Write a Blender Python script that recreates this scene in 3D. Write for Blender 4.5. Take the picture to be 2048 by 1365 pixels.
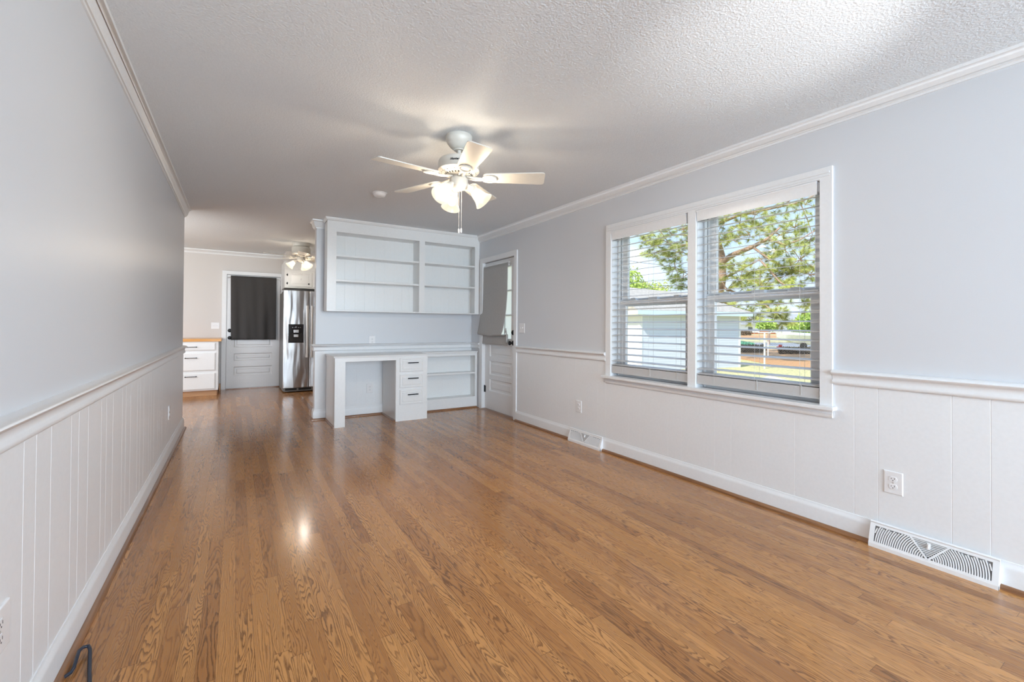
import bpy, math, random
from math import pi, sin, cos, radians, atan2, sqrt, hypot
from mathutils import Matrix, Vector
random.seed(7)
S = bpy.context.scene
C = S.collection
for o in list(bpy.data.objects): bpy.data.objects.remove(o)

# ------------------------------------------------------------------ camera
F, CY = 887.2, 644.76
EYE = Vector((0, 0, 1.1651))
CR = Vector((0.849245, -0.527957, 0.006745)); CU = Vector((-0.010717, -0.004464, 0.999933)); CF = Vector((0.527891, 0.849260, 0.009449))
cam = bpy.data.objects.new('camera', bpy.data.cameras.new('camera')); C.objects.link(cam)
cam.data.sensor_width = 36; cam.data.lens = F / 2048 * 36; cam.data.clip_start = 0.05; cam.data.clip_end = 500
cam.data.shift_y = (CY - 682.5) / 2048
cam.matrix_world = Matrix(((CR.x, CU.x, -CF.x, EYE.x), (CR.y, CU.y, -CF.y, EYE.y), (CR.z, CU.z, -CF.z, EYE.z), (0, 0, 0, 1)))
S.camera = cam
def at(px, py, z):                       # the point at height z seen at a pixel
    v = CF + CR * ((px - 1024) / F) + CU * ((CY - py) / F)
    return EYE + v * ((z - EYE.z) / v.z)
def atd(px, py, d):                      # the point at depth d seen at a pixel
    return EYE + (CF + CR * ((px - 1024) / F) + CU * ((CY - py) / F)) * d

# ------------------------------------------------------------------ light
S.view_settings.view_transform = 'Standard'; S.view_settings.look = 'None'
S.view_settings.exposure = 0.46; S.view_settings.gamma = 1.0; S.view_settings.use_curve_mapping = False
S.cycles.max_bounces = 12; S.cycles.diffuse_bounces = 8; S.cycles.glossy_bounces = 4; S.cycles.transparent_max_bounces = 24
S.cycles.transmission_bounces = 6; S.cycles.sample_clamp_indirect = 6; S.cycles.caustics_reflective = False; S.cycles.caustics_refractive = False
S.cycles.use_denoising = True
W = bpy.data.worlds.new('sky'); S.world = W; W.use_nodes = True
n = W.node_tree.nodes; l = W.node_tree.links; n.clear()
tc = n.new('ShaderNodeTexCoord'); sep = n.new('ShaderNodeSeparateXYZ'); l.new(tc.outputs['Generated'], sep.inputs[0])
rmp = n.new('ShaderNodeValToRGB'); l.new(sep.outputs['Z'], rmp.inputs[0])
rmp.color_ramp.elements[0].position = 0.0; rmp.color_ramp.elements[0].color = (0.70, 0.78, 0.92, 1)
rmp.color_ramp.elements[1].position = 0.5; rmp.color_ramp.elements[1].color = (0.26, 0.47, 0.86, 1)
e = rmp.color_ramp.elements.new(0.15); e.color = (0.50, 0.66, 0.92, 1)
nz = n.new('ShaderNodeTexNoise'); nz.inputs['Scale'].default_value = 3.2; nz.inputs['Detail'].default_value = 6
mp = n.new('ShaderNodeMapping'); mp.inputs['Scale'].default_value = (1, 1, 4); l.new(tc.outputs['Generated'], mp.inputs[0]); l.new(mp.outputs[0], nz.inputs['Vector'])
cr = n.new('ShaderNodeValToRGB'); l.new(nz.outputs[0], cr.inputs[0]); cr.color_ramp.elements[0].position = 0.5; cr.color_ramp.elements[1].position = 0.72
mx = n.new('ShaderNodeMixRGB'); l.new(cr.outputs[0], mx.inputs[0]); l.new(rmp.outputs[0], mx.inputs[1]); mx.inputs[2].default_value = (0.92, 0.93, 0.97, 1)
bg = n.new('ShaderNodeBackground'); bg.inputs[1].default_value = 1.2; l.new(mx.outputs[0], bg.inputs[0])
wo = n.new('ShaderNodeOutputWorld'); l.new(bg.outputs[0], wo.inputs[0])
def light(name, kind, loc, power, col, direction=None, **kw):
    d = bpy.data.lights.new(name, kind); d.energy = power; d.color = col
    for k, v in kw.items(): setattr(d, k, v)
    o = bpy.data.objects.new(name, d); C.objects.link(o); o.location = loc
    if direction: o.rotation_euler = Vector(direction).to_track_quat('-Z', 'Y').to_euler()
    return o
light('sun', 'SUN', (-20, -2, 20), 3.6, (1.0, 0.93, 0.82), (1.1, 0.25, -1.1), angle=radians(0.6))
# added fill lamps at unseen openings behind the camera and in the kitchen
light('fill_rear_opening', 'AREA', (1.55, -4.10, 1.35), 278, (0.70, 0.86, 1.0), (0, 1, 0.08), shape='RECTANGLE', size=2.5, size_y=2.0)
light('fill_kitchen_left', 'AREA', (-2.95, 7.6, 1.5), 25, (0.93, 0.95, 0.97), (1, 0.1, 0), shape='RECTANGLE', size=1.8, size_y=1.2)
light('fill_kitchen_front', 'AREA', (-1.75, 6.10, 1.5), 26, (0.93, 0.95, 0.97), (0.45, 1, 0), shape='RECTANGLE', size=1.3, size_y=1.2)

# added spot beside the camera, aimed to make a bright ceiling patch
bl_ = light('ceiling_patch_spot', 'SPOT', (1.75, -0.35, 1.30), 62, (1.0, 0.985, 0.96), (0.24, 1.36, 1.13), spot_size=radians(28), spot_blend=0.95, shadow_soft_size=0.05)
bl_.scale = (1.5, 1, 1)

# ------------------------------------------------------------------ mesh builder
def tag(o, label=None, cat=None, group=None, kind=None):
    if label: o['label'] = label
    if cat: o['category'] = cat
    if group: o['group'] = group
    if kind: o['kind'] = kind
    return o
def root_loc(o):
    v = Vector((0, 0, 0))
    while o: v += o.location; o = o.parent
    return v
def empty(name, loc):
    o = bpy.data.objects.new(name, None); C.objects.link(o); o.location = loc; o.empty_display_size = 0.1
    return o
def merge(vs, fs):
    key = {}; idx = []; nv = []
    for p in vs:
        k = (round(p[0], 6), round(p[1], 6), round(p[2], 6))
        if k not in key: key[k] = len(nv); nv.append(tuple(p))
        idx.append(key[k])
    out = []
    for f in fs:
        g = []
        for i in f:
            j = idx[i]
            if j not in g: g.append(j)
        if len(g) > 2: out.append(tuple(g))
    return nv, out
class MB:
    def __init__(s): s.v = []; s.f = []
    def add(s, vs, fs, M=None):
        b = len(s.v)
        s.v += [tuple(M @ Vector(p)) if M else tuple(p) for p in vs]
        s.f += [tuple(b + i for i in f) for f in fs]
        return s
    def box(s, x0, x1, y0, y1, z0, z1, M=None):
        x0, x1 = sorted((x0, x1)); y0, y1 = sorted((y0, y1)); z0, z1 = sorted((z0, z1))
        return s.add([(x0,y0,z0),(x1,y0,z0),(x1,y1,z0),(x0,y1,z0),(x0,y0,z1),(x1,y0,z1),(x1,y1,z1),(x0,y1,z1)],
            [(3,2,1,0),(4,5,6,7),(0,1,5,4),(1,2,6,5),(2,3,7,6),(3,0,4,7)], M)
    def prism(s, prof, O, U, V, N, a0, a1):      # closed 2-D profile in (U,V), swept along N
        O, U, V, N = map(Vector, (O, U, V, N)); k = len(prof)
        vs = [O + U * p[0] + V * p[1] + N * a for a in (a0, a1) for p in prof]
        fs = [(i, (i + 1) % k, k + (i + 1) % k, k + i) for i in range(k)] + [tuple(range(k))[::-1], tuple(range(k, 2 * k))]
        return s.add(vs, fs)
    def lathe(s, prof, M=None, seg=32, cap=True):
        vs = []; fs = []; k = len(prof)
        for j in range(seg):
            a = 2 * pi * j / seg
            vs += [(r * cos(a), r * sin(a), z) for r, z in prof]
        for j in range(seg):
            q = (j + 1) % seg
            for i in range(k - 1): fs.append((j * k + i, q * k + i, q * k + i + 1, j * k + i + 1))
        if cap:
            if prof[0][0] > 1e-5: fs.append(tuple(j * k for j in range(seg))[::-1])
            if prof[-1][0] > 1e-5: fs.append(tuple(j * k + k - 1 for j in range(seg)))
        return s.add(*merge(vs, fs), M)
    def tube(s, pts, r, seg=8, closed=False):
        pts = [Vector(p) for p in pts]; m = len(pts); vs = []; fs = []
        rr = r if isinstance(r, (list, tuple)) else [r] * m
        up = Vector((0, 0, 1))
        for i, p in enumerate(pts):
            t = (pts[(i + 1) % m] if (closed or i < m - 1) else p) - (pts[i - 1] if (closed or i > 0) else p)
            t.normalize()
            a = t.cross(up) if abs(t.dot(up)) < 0.95 else t.cross(Vector((1, 0, 0)))
            a.normalize(); b = t.cross(a)
            vs += [p + (a * cos(2 * pi * j / seg) + b * sin(2 * pi * j / seg)) * rr[i] for j in range(seg)]
        for i in range(m if closed else m - 1):
            q = (i + 1) % m
            for j in range(seg): fs.append((i * seg + j, i * seg + (j + 1) % seg, q * seg + (j + 1) % seg, q * seg + j))
        if not closed: fs += [tuple(range(seg))[::-1], tuple((m - 1) * seg + j for j in range(seg))]
        return s.add(vs, fs)
    def plate(s, *a):   # slab of thickness t with rectangular through-holes, front at N=0, back at N=-t
        q = MB(); q.plate_(*a); return s.add(*merge(q.v, q.f))
    def plate_(s, O, U, V, N, u0, u1, v0, v1, t, holes=()):
        O, U, V, N = map(Vector, (O, U, V, N))
        us = sorted({u0, u1, *[min(max(h[i], u0), u1) for h in holes for i in (0, 1)]}); vs = sorted({v0, v1, *[min(max(h[i], v0), v1) for h in holes for i in (2, 3)]})
        solid = lambda i, j: 0 <= i < len(us) - 1 and 0 <= j < len(vs) - 1 and not any(h[0] - 1e-6 < (us[i] + us[i + 1]) / 2 < h[1] + 1e-6 and h[2] - 1e-6 < (vs[j] + vs[j + 1]) / 2 < h[3] + 1e-6 for h in holes)
        P = lambda u, v, n_: O + U * u + V * v + N * n_
        for i in range(len(us) - 1):
            for j in range(len(vs) - 1):
                if not solid(i, j): continue
                a, b, c, d = us[i], us[i + 1], vs[j], vs[j + 1]
                s.add([P(a, c, 0), P(b, c, 0), P(b, d, 0), P(a, d, 0)], [(0, 1, 2, 3)])
                s.add([P(a, c, -t), P(b, c, -t), P(b, d, -t), P(a, d, -t)], [(3, 2, 1, 0)])
                if not solid(i - 1, j): s.add([P(a, c, 0), P(a, d, 0), P(a, d, -t), P(a, c, -t)], [(0, 1, 2, 3)])
                if not solid(i + 1, j): s.add([P(b, c, 0), P(b, d, 0), P(b, d, -t), P(b, c, -t)], [(3, 2, 1, 0)])
                if not solid(i, j - 1): s.add([P(a, c, 0), P(b, c, 0), P(b, c, -t), P(a, c, -t)], [(3, 2, 1, 0)])
                if not solid(i, j + 1): s.add([P(a, d, 0), P(b, d, 0), P(b, d, -t), P(a, d, -t)], [(0, 1, 2, 3)])
        return s
    def rings(s, O, U, V, N, u0, u1, v0, v1, steps, cap=True):  # nested rectangles: (inset, height)
        O, U, V, N = map(Vector, (O, U, V, N)); b = []
        for ins, h in steps:
            b += [O + U * u + V * v + N * h for u, v in ((u0 + ins, v0 + ins), (u1 - ins, v0 + ins), (u1 - ins, v1 - ins), (u0 + ins, v1 - ins))]
        fs = [(4 * k + i, 4 * k + (i + 1) % 4, 4 * k + 4 + (i + 1) % 4, 4 * k + 4 + i) for k in range(len(steps) - 1) for i in range(4)]
        if cap: m = 4 * (len(steps) - 1); fs.append((m, m + 1, m + 2, m + 3))
        return s.add(b, fs)
    def sweep(s, prof, path, zt=None):
        """profile [(distance from wall, z)] along an xy path; room lies to the LEFT of the travel direction; mitred.
        a z given as a string 't' follows the ceiling."""
        k = len(prof); m = len(path); P = [Vector(q) for q in path]; nrm = []
        for i in range(m - 1):
            d = (P[i + 1] - P[i]).normalized(); nrm.append(Vector((-d.y, d.x)))
        vs = []
        for i in range(m):
            if i == 0: o = nrm[0]
            elif i == m - 1: o = nrm[-1]
            else:
                o = nrm[i - 1] + nrm[i]; o = o / o.dot(nrm[i])
            for a, z in prof:
                q = P[i] + o * a
                if zt: z = zt(q.y, z)
                vs.append((q.x, q.y, z))
        fs = [(i * k + j, i * k + (j + 1) % k, (i + 1) * k + (j + 1) % k, (i + 1) * k + j) for i in range(m - 1) for j in range(k)]
        fs += [tuple(range(k))[::-1], tuple((m - 1) * k + j for j in range(k))]
        return s.add(vs, fs)
    def build(s, name, mat, parent=None, smooth=None, bevel=0, solid=0, origin=None, seg=2):
        me = bpy.data.meshes.new(name)
        if parent: org = root_loc(parent)
        elif origin is not None: org = Vector(origin)
        else:
            xs, ys, zs = zip(*s.v); org = Vector(((min(xs) + max(xs)) / 2, (min(ys) + max(ys)) / 2, min(zs)))
        me.from_pydata([(x - org.x, y - org.y, z - org.z) for x, y, z in s.v], [], s.f)
        me.materials.append(mat); me.validate(); me.update()
        import bmesh
        bm = bmesh.new(); bm.from_mesh(me)
        bmesh.ops.recalc_face_normals(bm, faces=bm.faces)
        bm.to_mesh(me); bm.free()
        if smooth:
            for p in me.polygons: p.use_smooth = True
            me.set_sharp_from_angle(angle=radians(smooth))
        o = bpy.data.objects.new(name, me); C.objects.link(o)
        if parent: o.parent = parent
        else: o.location = org
        if bevel:
            b = o.modifiers.new('bevel', 'BEVEL'); b.width = bevel; b.segments = seg; b.limit_method = 'ANGLE'; b.angle_limit = radians(40); b.harden_normals = False
        if solid:
            b = o.modifiers.new('thickness', 'SOLIDIFY'); b.thickness = solid; b.offset = 0
        return o
def box(name, mat, parent, x0, x1, y0, y1, z0, z1, bevel=0.0, **k): return MB().box(x0, x1, y0, y1, z0, z1).build(name, mat, parent, bevel=bevel, **k)
def copy_tree(o, parent=None):
    c = o.copy(); C.objects.link(c); c.parent = parent
    for ch in list(o.children): copy_tree(ch, c)
    return c
def struct(o, label=None): return tag(o, label, None, None, 'structure')
X, Y, Z = (1, 0, 0), (0, 1, 0), (0, 0, 1)
NX, NY = (-1, 0, 0), (0, -1, 0)
def T(loc, rz=0, rx=0, ry=0): return Matrix.Translation(loc) @ Matrix.Rotation(rz, 4, 'Z') @ Matrix.Rotation(ry, 4, 'Y') @ Matrix.Rotation(rx, 4, 'X')
def align(loc, d): return Matrix.Translation(loc) @ Vector(d).to_track_quat('Z', 'X').to_matrix().to_4x4()

# ------------------------------------------------------------------ materials
class NT:
    def __init__(s, name):
        s.m = bpy.data.materials.new(name); s.m.use_nodes = True; s.n = s.m.node_tree.nodes; s.l = s.m.node_tree.links
        s.b = s.n['Principled BSDF']; s.o = s.n['Material Output']
    def new(s, t, **k):
        q = s.n.new(t)
        for a, b in k.items():
            if a.startswith('_'): setattr(q, a[1:], b)
            else: q.inputs[a.replace('_', ' ')].default_value = b
        return q
    def math(s, op, a, b=None, c=None):
        q = s.n.new('ShaderNodeMath'); q.operation = op
        for i, v in enumerate((a, b, c)):
            if v is None: continue
            if isinstance(v, (int, float)): q.inputs[i].default_value = v
            else: s.l.new(v, q.inputs[i])
        return q.outputs[0]
    def ramp(s, v, *el):
        q = s.n.new('ShaderNodeValToRGB'); s.l.new(v, q.inputs[0]); r = q.color_ramp
        for i, (p, c) in enumerate(el):
            e_ = r.elements[i] if i < 2 else r.elements.new(p)
            e_.position = p; e_.color = (*c, 1) if isinstance(c, tuple) else (c, c, c, 1)
        return q.outputs[0]
    def mix(s, f, a, b, mode='MIX'):
        q = s.n.new('ShaderNodeMixRGB'); q.blend_type = mode
        for i, v in enumerate((f, a, b)):
            if isinstance(v, (int, float)): q.inputs[i].default_value = v if i == 0 else (v, v, v, 1)
            elif isinstance(v, tuple): q.inputs[i].default_value = (*v, 1)
            else: s.l.new(v, q.inputs[i])
        return q.outputs[0]
    def bump(s, h, strength=0.3, dist=0.01):
        q = s.n.new('ShaderNodeBump'); q.inputs['Strength'].default_value = strength; q.inputs['Distance'].default_value = dist
        s.l.new(h, q.inputs['Height']); s.l.new(q.outputs[0], s.b.inputs['Normal'])
    def noise(s, scale, detail=3, vec=None, out=0, **k):
        q = s.n.new('ShaderNodeTexNoise'); q.inputs['Scale'].default_value = scale; q.inputs['Detail'].default_value = detail
        for a, b in k.items(): q.inputs[a].default_value = b
        if vec is None:
            if not hasattr(s, 'tc'): s.tc = s.n.new('ShaderNodeTexCoord')
            vec = s.tc.outputs['Object']
        s.l.new(vec, q.inputs['Vector']); return q.outputs[out]
    def mapping(s, scale, vec=None):
        if not hasattr(s, 'tc'): s.tc = s.n.new('ShaderNodeTexCoord')
        q = s.n.new('ShaderNodeMapping'); q.inputs['Scale'].default_value = scale; s.l.new(vec or s.tc.outputs['Object'], q.inputs[0]); return q.outputs[0]
def mat(name, col, rough=0.5, metal=0.0, bump=None, var=0.0, **k):
    t = NT(name); t.b.inputs['Roughness'].default_value = rough; t.b.inputs['Metallic'].default_value = metal
    c1 = tuple(max(0, c * (1 - var)) for c in col); c2 = tuple(min(1, c * (1 + var)) for c in col)
    nn = t.noise(bump[0] if bump else 6, 3)
    cc = t.ramp(nn, (0.3, c1), (0.7, c2)); t.l.new(cc, t.b.inputs['Base Color'])
    if bump: t.bump(nn, bump[1], bump[2])
    for a, b in k.items(): t.b.inputs[a.replace('_', ' ')].default_value = b
    return t.m
M = {}
M['wall'] = mat('wall_paint_pale_blue_grey', (0.63, 0.65, 0.68), 0.36, bump=(320, 0.05, 0.001), var=0.012)
M['kwall'] = mat('kitchen_wall_paint_warm_grey', (0.62, 0.59, 0.57), 0.55, bump=(300, 0.05, 0.001), var=0.012)
M['white'] = mat('white_trim_paint', (0.765, 0.78, 0.795), 0.32, bump=(60, 0.03, 0.001), var=0.015)
M['cab'] = mat('white_cabinet_paint', (0.78, 0.79, 0.79), 0.3, bump=(50, 0.03, 0.001), var=0.012)
M['ceil'] = None
M['vinyl'] = mat('white_window_vinyl', (0.78, 0.79, 0.80), 0.3, var=0.01)
M['slat'] = mat('white_blind_slat', (0.56, 0.56, 0.56), 0.35, bump=(40, 0.03, 0.0005), var=0.01)
M['plastic'] = mat('white_plate_plastic', (0.78, 0.78, 0.79), 0.25, var=0.01)
M['vent'] = mat('white_enamelled_steel', (0.78, 0.79, 0.80), 0.3, var=0.01)
M['vent_dark'] = mat('grey_vent_interior', (0.30, 0.30, 0.305), 0.6, var=0.1)
M['fan'] = mat('cream_white_fan_enamel', (0.64, 0.62, 0.57), 0.35, bump=(30, 0.02, 0.0005), var=0.02)
M['black'] = mat('matte_black_metal', (0.018, 0.018, 0.02), 0.4, 0.6, var=0.2)
M['dark'] = mat('dark_gap', (0.02, 0.02, 0.02), 0.8, var=0.2)
M['black_gloss'] = mat('glossy_black_plastic', (0.012, 0.012, 0.014), 0.12, var=0.2)
M['silver'] = mat('satin_silver_metal', (0.62, 0.61, 0.60), 0.28, 0.85, var=0.04)
M['bright'] = mat('pale_nickel', (0.72, 0.71, 0.69), 0.3, 0.5, var=0.04)
M['cord'] = mat('thin_white_cord', (0.6, 0.6, 0.58), 0.7, var=0.05)
M['cable'] = mat('dark_navy_rubber', (0.015, 0.022, 0.04), 0.35, var=0.2)
def ceiling_mat():
    t = NT('textured_white_ceiling'); t.b.inputs['Base Color'].default_value = (0.69, 0.71, 0.735, 1); t.b.inputs['Roughness'].default_value = 0.75
    v = t.n.new('ShaderNodeTexVoronoi'); v.inputs['Scale'].default_value = 95; t.tc = t.n.new('ShaderNodeTexCoord'); t.l.new(t.tc.outputs['Object'], v.inputs['Vector'])
    a = t.noise(120, 4, Distortion=1.2); b = t.noise(45, 2)
    h = t.math('ADD', t.math('MULTIPLY', a, 0.7), t.math('MULTIPLY', v.outputs[0], 0.5)); h = t.math('ADD', h, t.math('MULTIPLY', b, 0.3))
    t.bump(h, 0.7, 0.005)
    cc = t.ramp(a, (0.3, (0.70, 0.74, 0.775)), (0.7, (0.755, 0.795, 0.83))); t.l.new(cc, t.b.inputs['Base Color'])
    return t.m
M['ceil'] = ceiling_mat()
def wood_floor():
    t = NT('red_oak_strip_floor'); n = t.n; l = t.l
    t.tc = n.new('ShaderNodeTexCoord'); sp = n.new('ShaderNodeSeparateXYZ'); l.new(t.tc.outputs['Object'], sp.inputs[0])
    x, y = sp.outputs[0], sp.outputs[1]; w = 0.0572
    rx = t.math('DIVIDE', t.math('ADD', x, 10.0), w); row = t.math('FLOOR', rx); fx = t.math('FRACT', rx)
    def wn(a, b=0.0, k=0):
        q = n.new('ShaderNodeTexWhiteNoise'); q.noise_dimensions = '3D'; c = n.new('ShaderNodeCombineXYZ')
        for i, v in enumerate((a, b, float(k))):
            if isinstance(v, (int, float)): c.inputs[i].default_value = v
            else: l.new(v, c.inputs[i])
        l.new(c.outputs[0], q.inputs['Vector']); return q.outputs['Value']
    L = t.math('ADD', 0.55, t.math('MULTIPLY', wn(row, 0, 3), 0.75))
    ry = t.math('DIVIDE', t.math('ADD', t.math('ADD', y, 20.0), t.math('MULTIPLY', wn(row, 0, 5), 3.0)), L)
    col = t.math('FLOOR', ry); fy = t.math('FRACT', ry)
    r1, r2, r3, r4 = wn(row, col, 1), wn(row, col, 2), wn(row, col, 4), wn(row, col, 6)
    # grain space: every strip shows another piece of the tree
    gx = t.math('ADD', x, t.math('MULTIPLY', r2, 37.0)); gy = t.math('ADD', y, t.math('MULTIPLY', r3, 91.0)); gz = t.math('MULTIPLY', r4, 53.0)
    cb = n.new('ShaderNodeCombineXYZ'); l.new(gx, cb.inputs[0]); l.new(gy, cb.inputs[1]); l.new(gz, cb.inputs[2])
    lo = t.noise(1.0, 2.5, vec=t.mapping((10.0, 1.05, 1), cb.outputs[0]), Distortion=0.25)
    warp = t.noise(1.0, 2, vec=t.mapping((26, 5.0, 1), cb.outputs[0]))
    jag = t.noise(1.0, 3, vec=t.mapping((330, 34, 1), cb.outputs[0]))
    freq = t.math('ADD', 20.0, t.math('MULTIPLY', r1, 30.0))
    ph = t.math('ADD', t.math('MULTIPLY', lo, freq), t.math('MULTIPLY', warp, 1.6))
    ph = t.math('ADD', ph, t.math('MULTIPLY', jag, 0.55))
    ph = t.math('ADD', ph, t.math('MULTIPLY', t.math('MULTIPLY', gx, 110.0), t.math('POWER', r3, 2.0)))
    ring = t.math('FRACT', ph)
    line = t.ramp(ring, (0.0, 0.0), (0.45, 0.0), (0.75, 0.7), (0.92, 1.0), (1.0, 0.0))
    fine = t.noise(1.0, 4, vec=t.mapping((520, 14.0, 1), cb.outputs[0]))
    pores = t.ramp(fine, (0.50, 0.0), (0.66, 1.0))
    blotch = t.noise(2.3, 3)
    base = t.ramp(r1, (0.0, (0.30, 0.126, 0.040)), (0.35, (0.47, 0.215, 0.070)), (0.7, (0.57, 0.278, 0.095)), (1.0, (0.38, 0.167, 0.054)))
    base = t.mix(t.math('MULTIPLY', blotch, 0.35), base, (0.44, 0.21, 0.074))
    lm = t.math('MULTIPLY', line, t.math('ADD', 0.52, t.math('MULTIPLY', r4, 0.40)))
    c = t.mix(lm, base, (0.120, 0.050, 0.018)); c = t.mix(t.math('MULTIPLY', pores, 0.38), c, (0.13, 0.062, 0.03))
    ex = t.math('ABSOLUTE', t.math('SUBTRACT', fx, 0.5)); ey = t.math('MULTIPLY', t.math('ABSOLUTE', t.math('SUBTRACT', fy, 0.5)), L)
    sx = t.math('GREATER_THAN', ex, 0.487); sy = t.math('GREATER_THAN', ey, t.math('SUBTRACT', t.math('MULTIPLY', L, 0.5), 0.0010))
    seam = t.math('MAXIMUM', sx, sy)
    c = t.mix(t.math('MULTIPLY', seam, 0.55), c, (0.06, 0.028, 0.014))
    l.new(c, t.b.inputs['Base Color'])
    t.b.inputs['Roughness'].default_value = 0.33
    rr = t.math('ADD', 0.20, t.math('MULTIPLY', pores, 0.10)); rr = t.math('ADD', rr, t.math('MULTIPLY', blotch, 0.08)); l.new(rr, t.b.inputs['Roughness'])
    t.b.inputs['Coat Weight'].default_value = 0.55; t.b.inputs['Coat Roughness'].default_value = 0.15; t.b.inputs['Coat IOR'].default_value = 1.6; t.b.inputs['Specular IOR Level'].default_value = 0.12
    h = t.math('SUBTRACT', t.math('MULTIPLY', t.noise(5, 2), 1.0), t.math('MULTIPLY', seam, 0.12)); h = t.math('SUBTRACT', h, t.math('MULTIPLY', pores, 0.03))
    t.bump(h, 0.10, 0.006)
    return t.m
M['floor'] = wood_floor()
def plain_wood(name, c1, c2, rough, axis, coat=0.2):
    t = NT(name); sc = {'x': (3, 90, 90), 'y': (90, 3, 90), 'z': (90, 90, 3)}[axis]
    a = t.noise(1.0, 4, vec=t.mapping(sc), Distortion=0.6); cc = t.ramp(a, (0.35, c1), (0.65, c2)); t.l.new(cc, t.b.inputs['Base Color'])
    t.b.inputs['Roughness'].default_value = rough; t.b.inputs['Coat Weight'].default_value = coat; t.bump(a, 0.05, 0.002); return t.m
M['shoe_y'] = plain_wood('stained_shoe_moulding', (0.17, 0.072, 0.028), (0.29, 0.135, 0.056), 0.3, 'y')
M['shoe_x'] = plain_wood('stained_shoe_moulding_cross', (0.17, 0.072, 0.028), (0.29, 0.135, 0.056), 0.3, 'x')
M['butcher'] = plain_wood('honey_butcher_block', (0.60, 0.27, 0.05), (0.74, 0.38, 0.10), 0.3, 'x')
M['kick'] = plain_wood('raw_toe_kick_wood', (0.45, 0.24, 0.11), (0.56, 0.32, 0.16), 0.5, 'x', 0)
def steel():
    t = NT('brushed_stainless_steel'); b = t.b; b.inputs['Metallic'].default_value = 1.0
    a = t.noise(1.0, 3, vec=t.mapping((2, 2, 300))); cc = t.ramp(a, (0.3, (0.53, 0.515, 0.505)), (0.7, (0.56, 0.545, 0.535))); t.l.new(cc, b.inputs['Base Color'])
    b.inputs['Roughness'].default_value = 0.30; b.inputs['Anisotropic'].default_value = 0.6
    wv = t.noise(1.0, 1.5, vec=t.mapping((8.0, 1, 1.3))); t.bump(wv, 0.8, 0.05); return t.m
M['steel'] = steel()
M['fridge_side'] = mat('dark_grey_fridge_side', (0.22, 0.215, 0.21), 0.45, 0.3, bump=(250, 0.1, 0.001), var=0.05)
def fabric(name, col, trans=0.0, sc=900):
    t = NT(name); tc_ = t.n.new('ShaderNodeTexCoord'); t.tc = tc_
    w1 = t.noise(1.0, 2, vec=t.mapping((sc, sc, 60))); w2 = t.noise(1.0, 2, vec=t.mapping((60, 60, sc)))
    s = t.math('ADD', w1, w2); cc = t.ramp(t.math('MULTIPLY', s, 0.5), (0.35, tuple(c * 0.8 for c in col)), (0.65, tuple(min(1, c * 1.15) for c in col)))
    t.l.new(cc, t.b.inputs['Base Color']); t.b.inputs['Roughness'].default_value = 0.9; t.bump(s, 0.25, 0.001)
    if trans:
        tr = t.n.new('ShaderNodeBsdfTranslucent'); t.l.new(cc, tr.inputs[0]); mxs = t.n.new('ShaderNodeMixShader'); mxs.inputs[0].default_value = trans
        t.l.new(t.b.outputs[0], mxs.inputs[1]); t.l.new(tr.outputs[0], mxs.inputs[2]); t.l.new(mxs.outputs[0], t.o.inputs[0])
    return t.m
M['roman'] = fabric('grey_linen', (0.47, 0.465, 0.455), 0.08)
M['curtain'] = fabric('charcoal_cotton', (0.052, 0.049, 0.048))
def glass():
    t = NT('clear_window_glass'); tr = t.n.new('ShaderNodeBsdfTransparent'); tr.inputs[0].default_value = (0.97, 0.98, 0.98, 1)
    gl = t.n.new('ShaderNodeBsdfGlossy'); gl.inputs['Roughness'].default_value = 0.02
    lw = t.n.new('ShaderNodeLayerWeight'); lw.inputs[0].default_value = 0.5
    fr = t.math('ADD', 0.004, t.math('MULTIPLY', t.math('POWER', lw.outputs['Facing'], 5.0), 0.5))
    mxs = t.n.new('ShaderNodeMixShader'); t.l.new(fr, mxs.inputs[0]); t.l.new(tr.outputs[0], mxs.inputs[1]); t.l.new(gl.outputs[0], mxs.inputs[2]); t.l.new(mxs.outputs[0], t.o.inputs[0]); return t.m
M['glass'] = glass()
def frosted():  # milky white replaces clear glass, bright glare put into the material
    t = NT('translucent_white_glare_glass'); tl = t.n.new('ShaderNodeBsdfTranslucent'); tl.inputs[0].default_value = (1.0, 0.97, 0.90, 1)
    tr = t.n.new('ShaderNodeBsdfTransparent'); a = t.n.new('ShaderNodeMixShader'); a.inputs[0].default_value = 0.12
    t.l.new(tl.outputs[0], a.inputs[1]); t.l.new(tr.outputs[0], a.inputs[2]); t.l.new(a.outputs[0], t.o.inputs[0]); return t.m
M['glare_glass'] = frosted()
def shade_glass():
    t = NT('lit_frosted_ribbed_glass'); tr = t.n.new('ShaderNodeBsdfTransparent'); tr.inputs[0].default_value = (0.42, 0.40, 0.37, 1)
    lw = t.n.new('ShaderNodeLayerWeight'); lw.inputs[0].default_value = 0.5
    em = t.n.new('ShaderNodeEmission'); em.inputs[0].default_value = (1.0, 0.86, 0.66, 1)
    t.l.new(t.math('ADD', 0.52, t.math('MULTIPLY', lw.outputs['Facing'], 0.22)), em.inputs[1])
    gl = t.n.new('ShaderNodeBsdfGlossy'); gl.inputs['Roughness'].default_value = 0.3; gl.inputs[0].default_value = (0.8, 0.8, 0.8, 1)
    a = t.n.new('ShaderNodeMixShader'); a.inputs[0].default_value = 0.04; t.l.new(tr.outputs[0], a.inputs[1]); t.l.new(gl.outputs[0], a.inputs[2])
    ad = t.n.new('ShaderNodeAddShader'); t.l.new(a.outputs[0], ad.inputs[0]); t.l.new(em.outputs[0], ad.inputs[1]); t.l.new(ad.outputs[0], t.o.inputs[0]); return t.m
M['shade'] = shade_glass()
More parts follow.
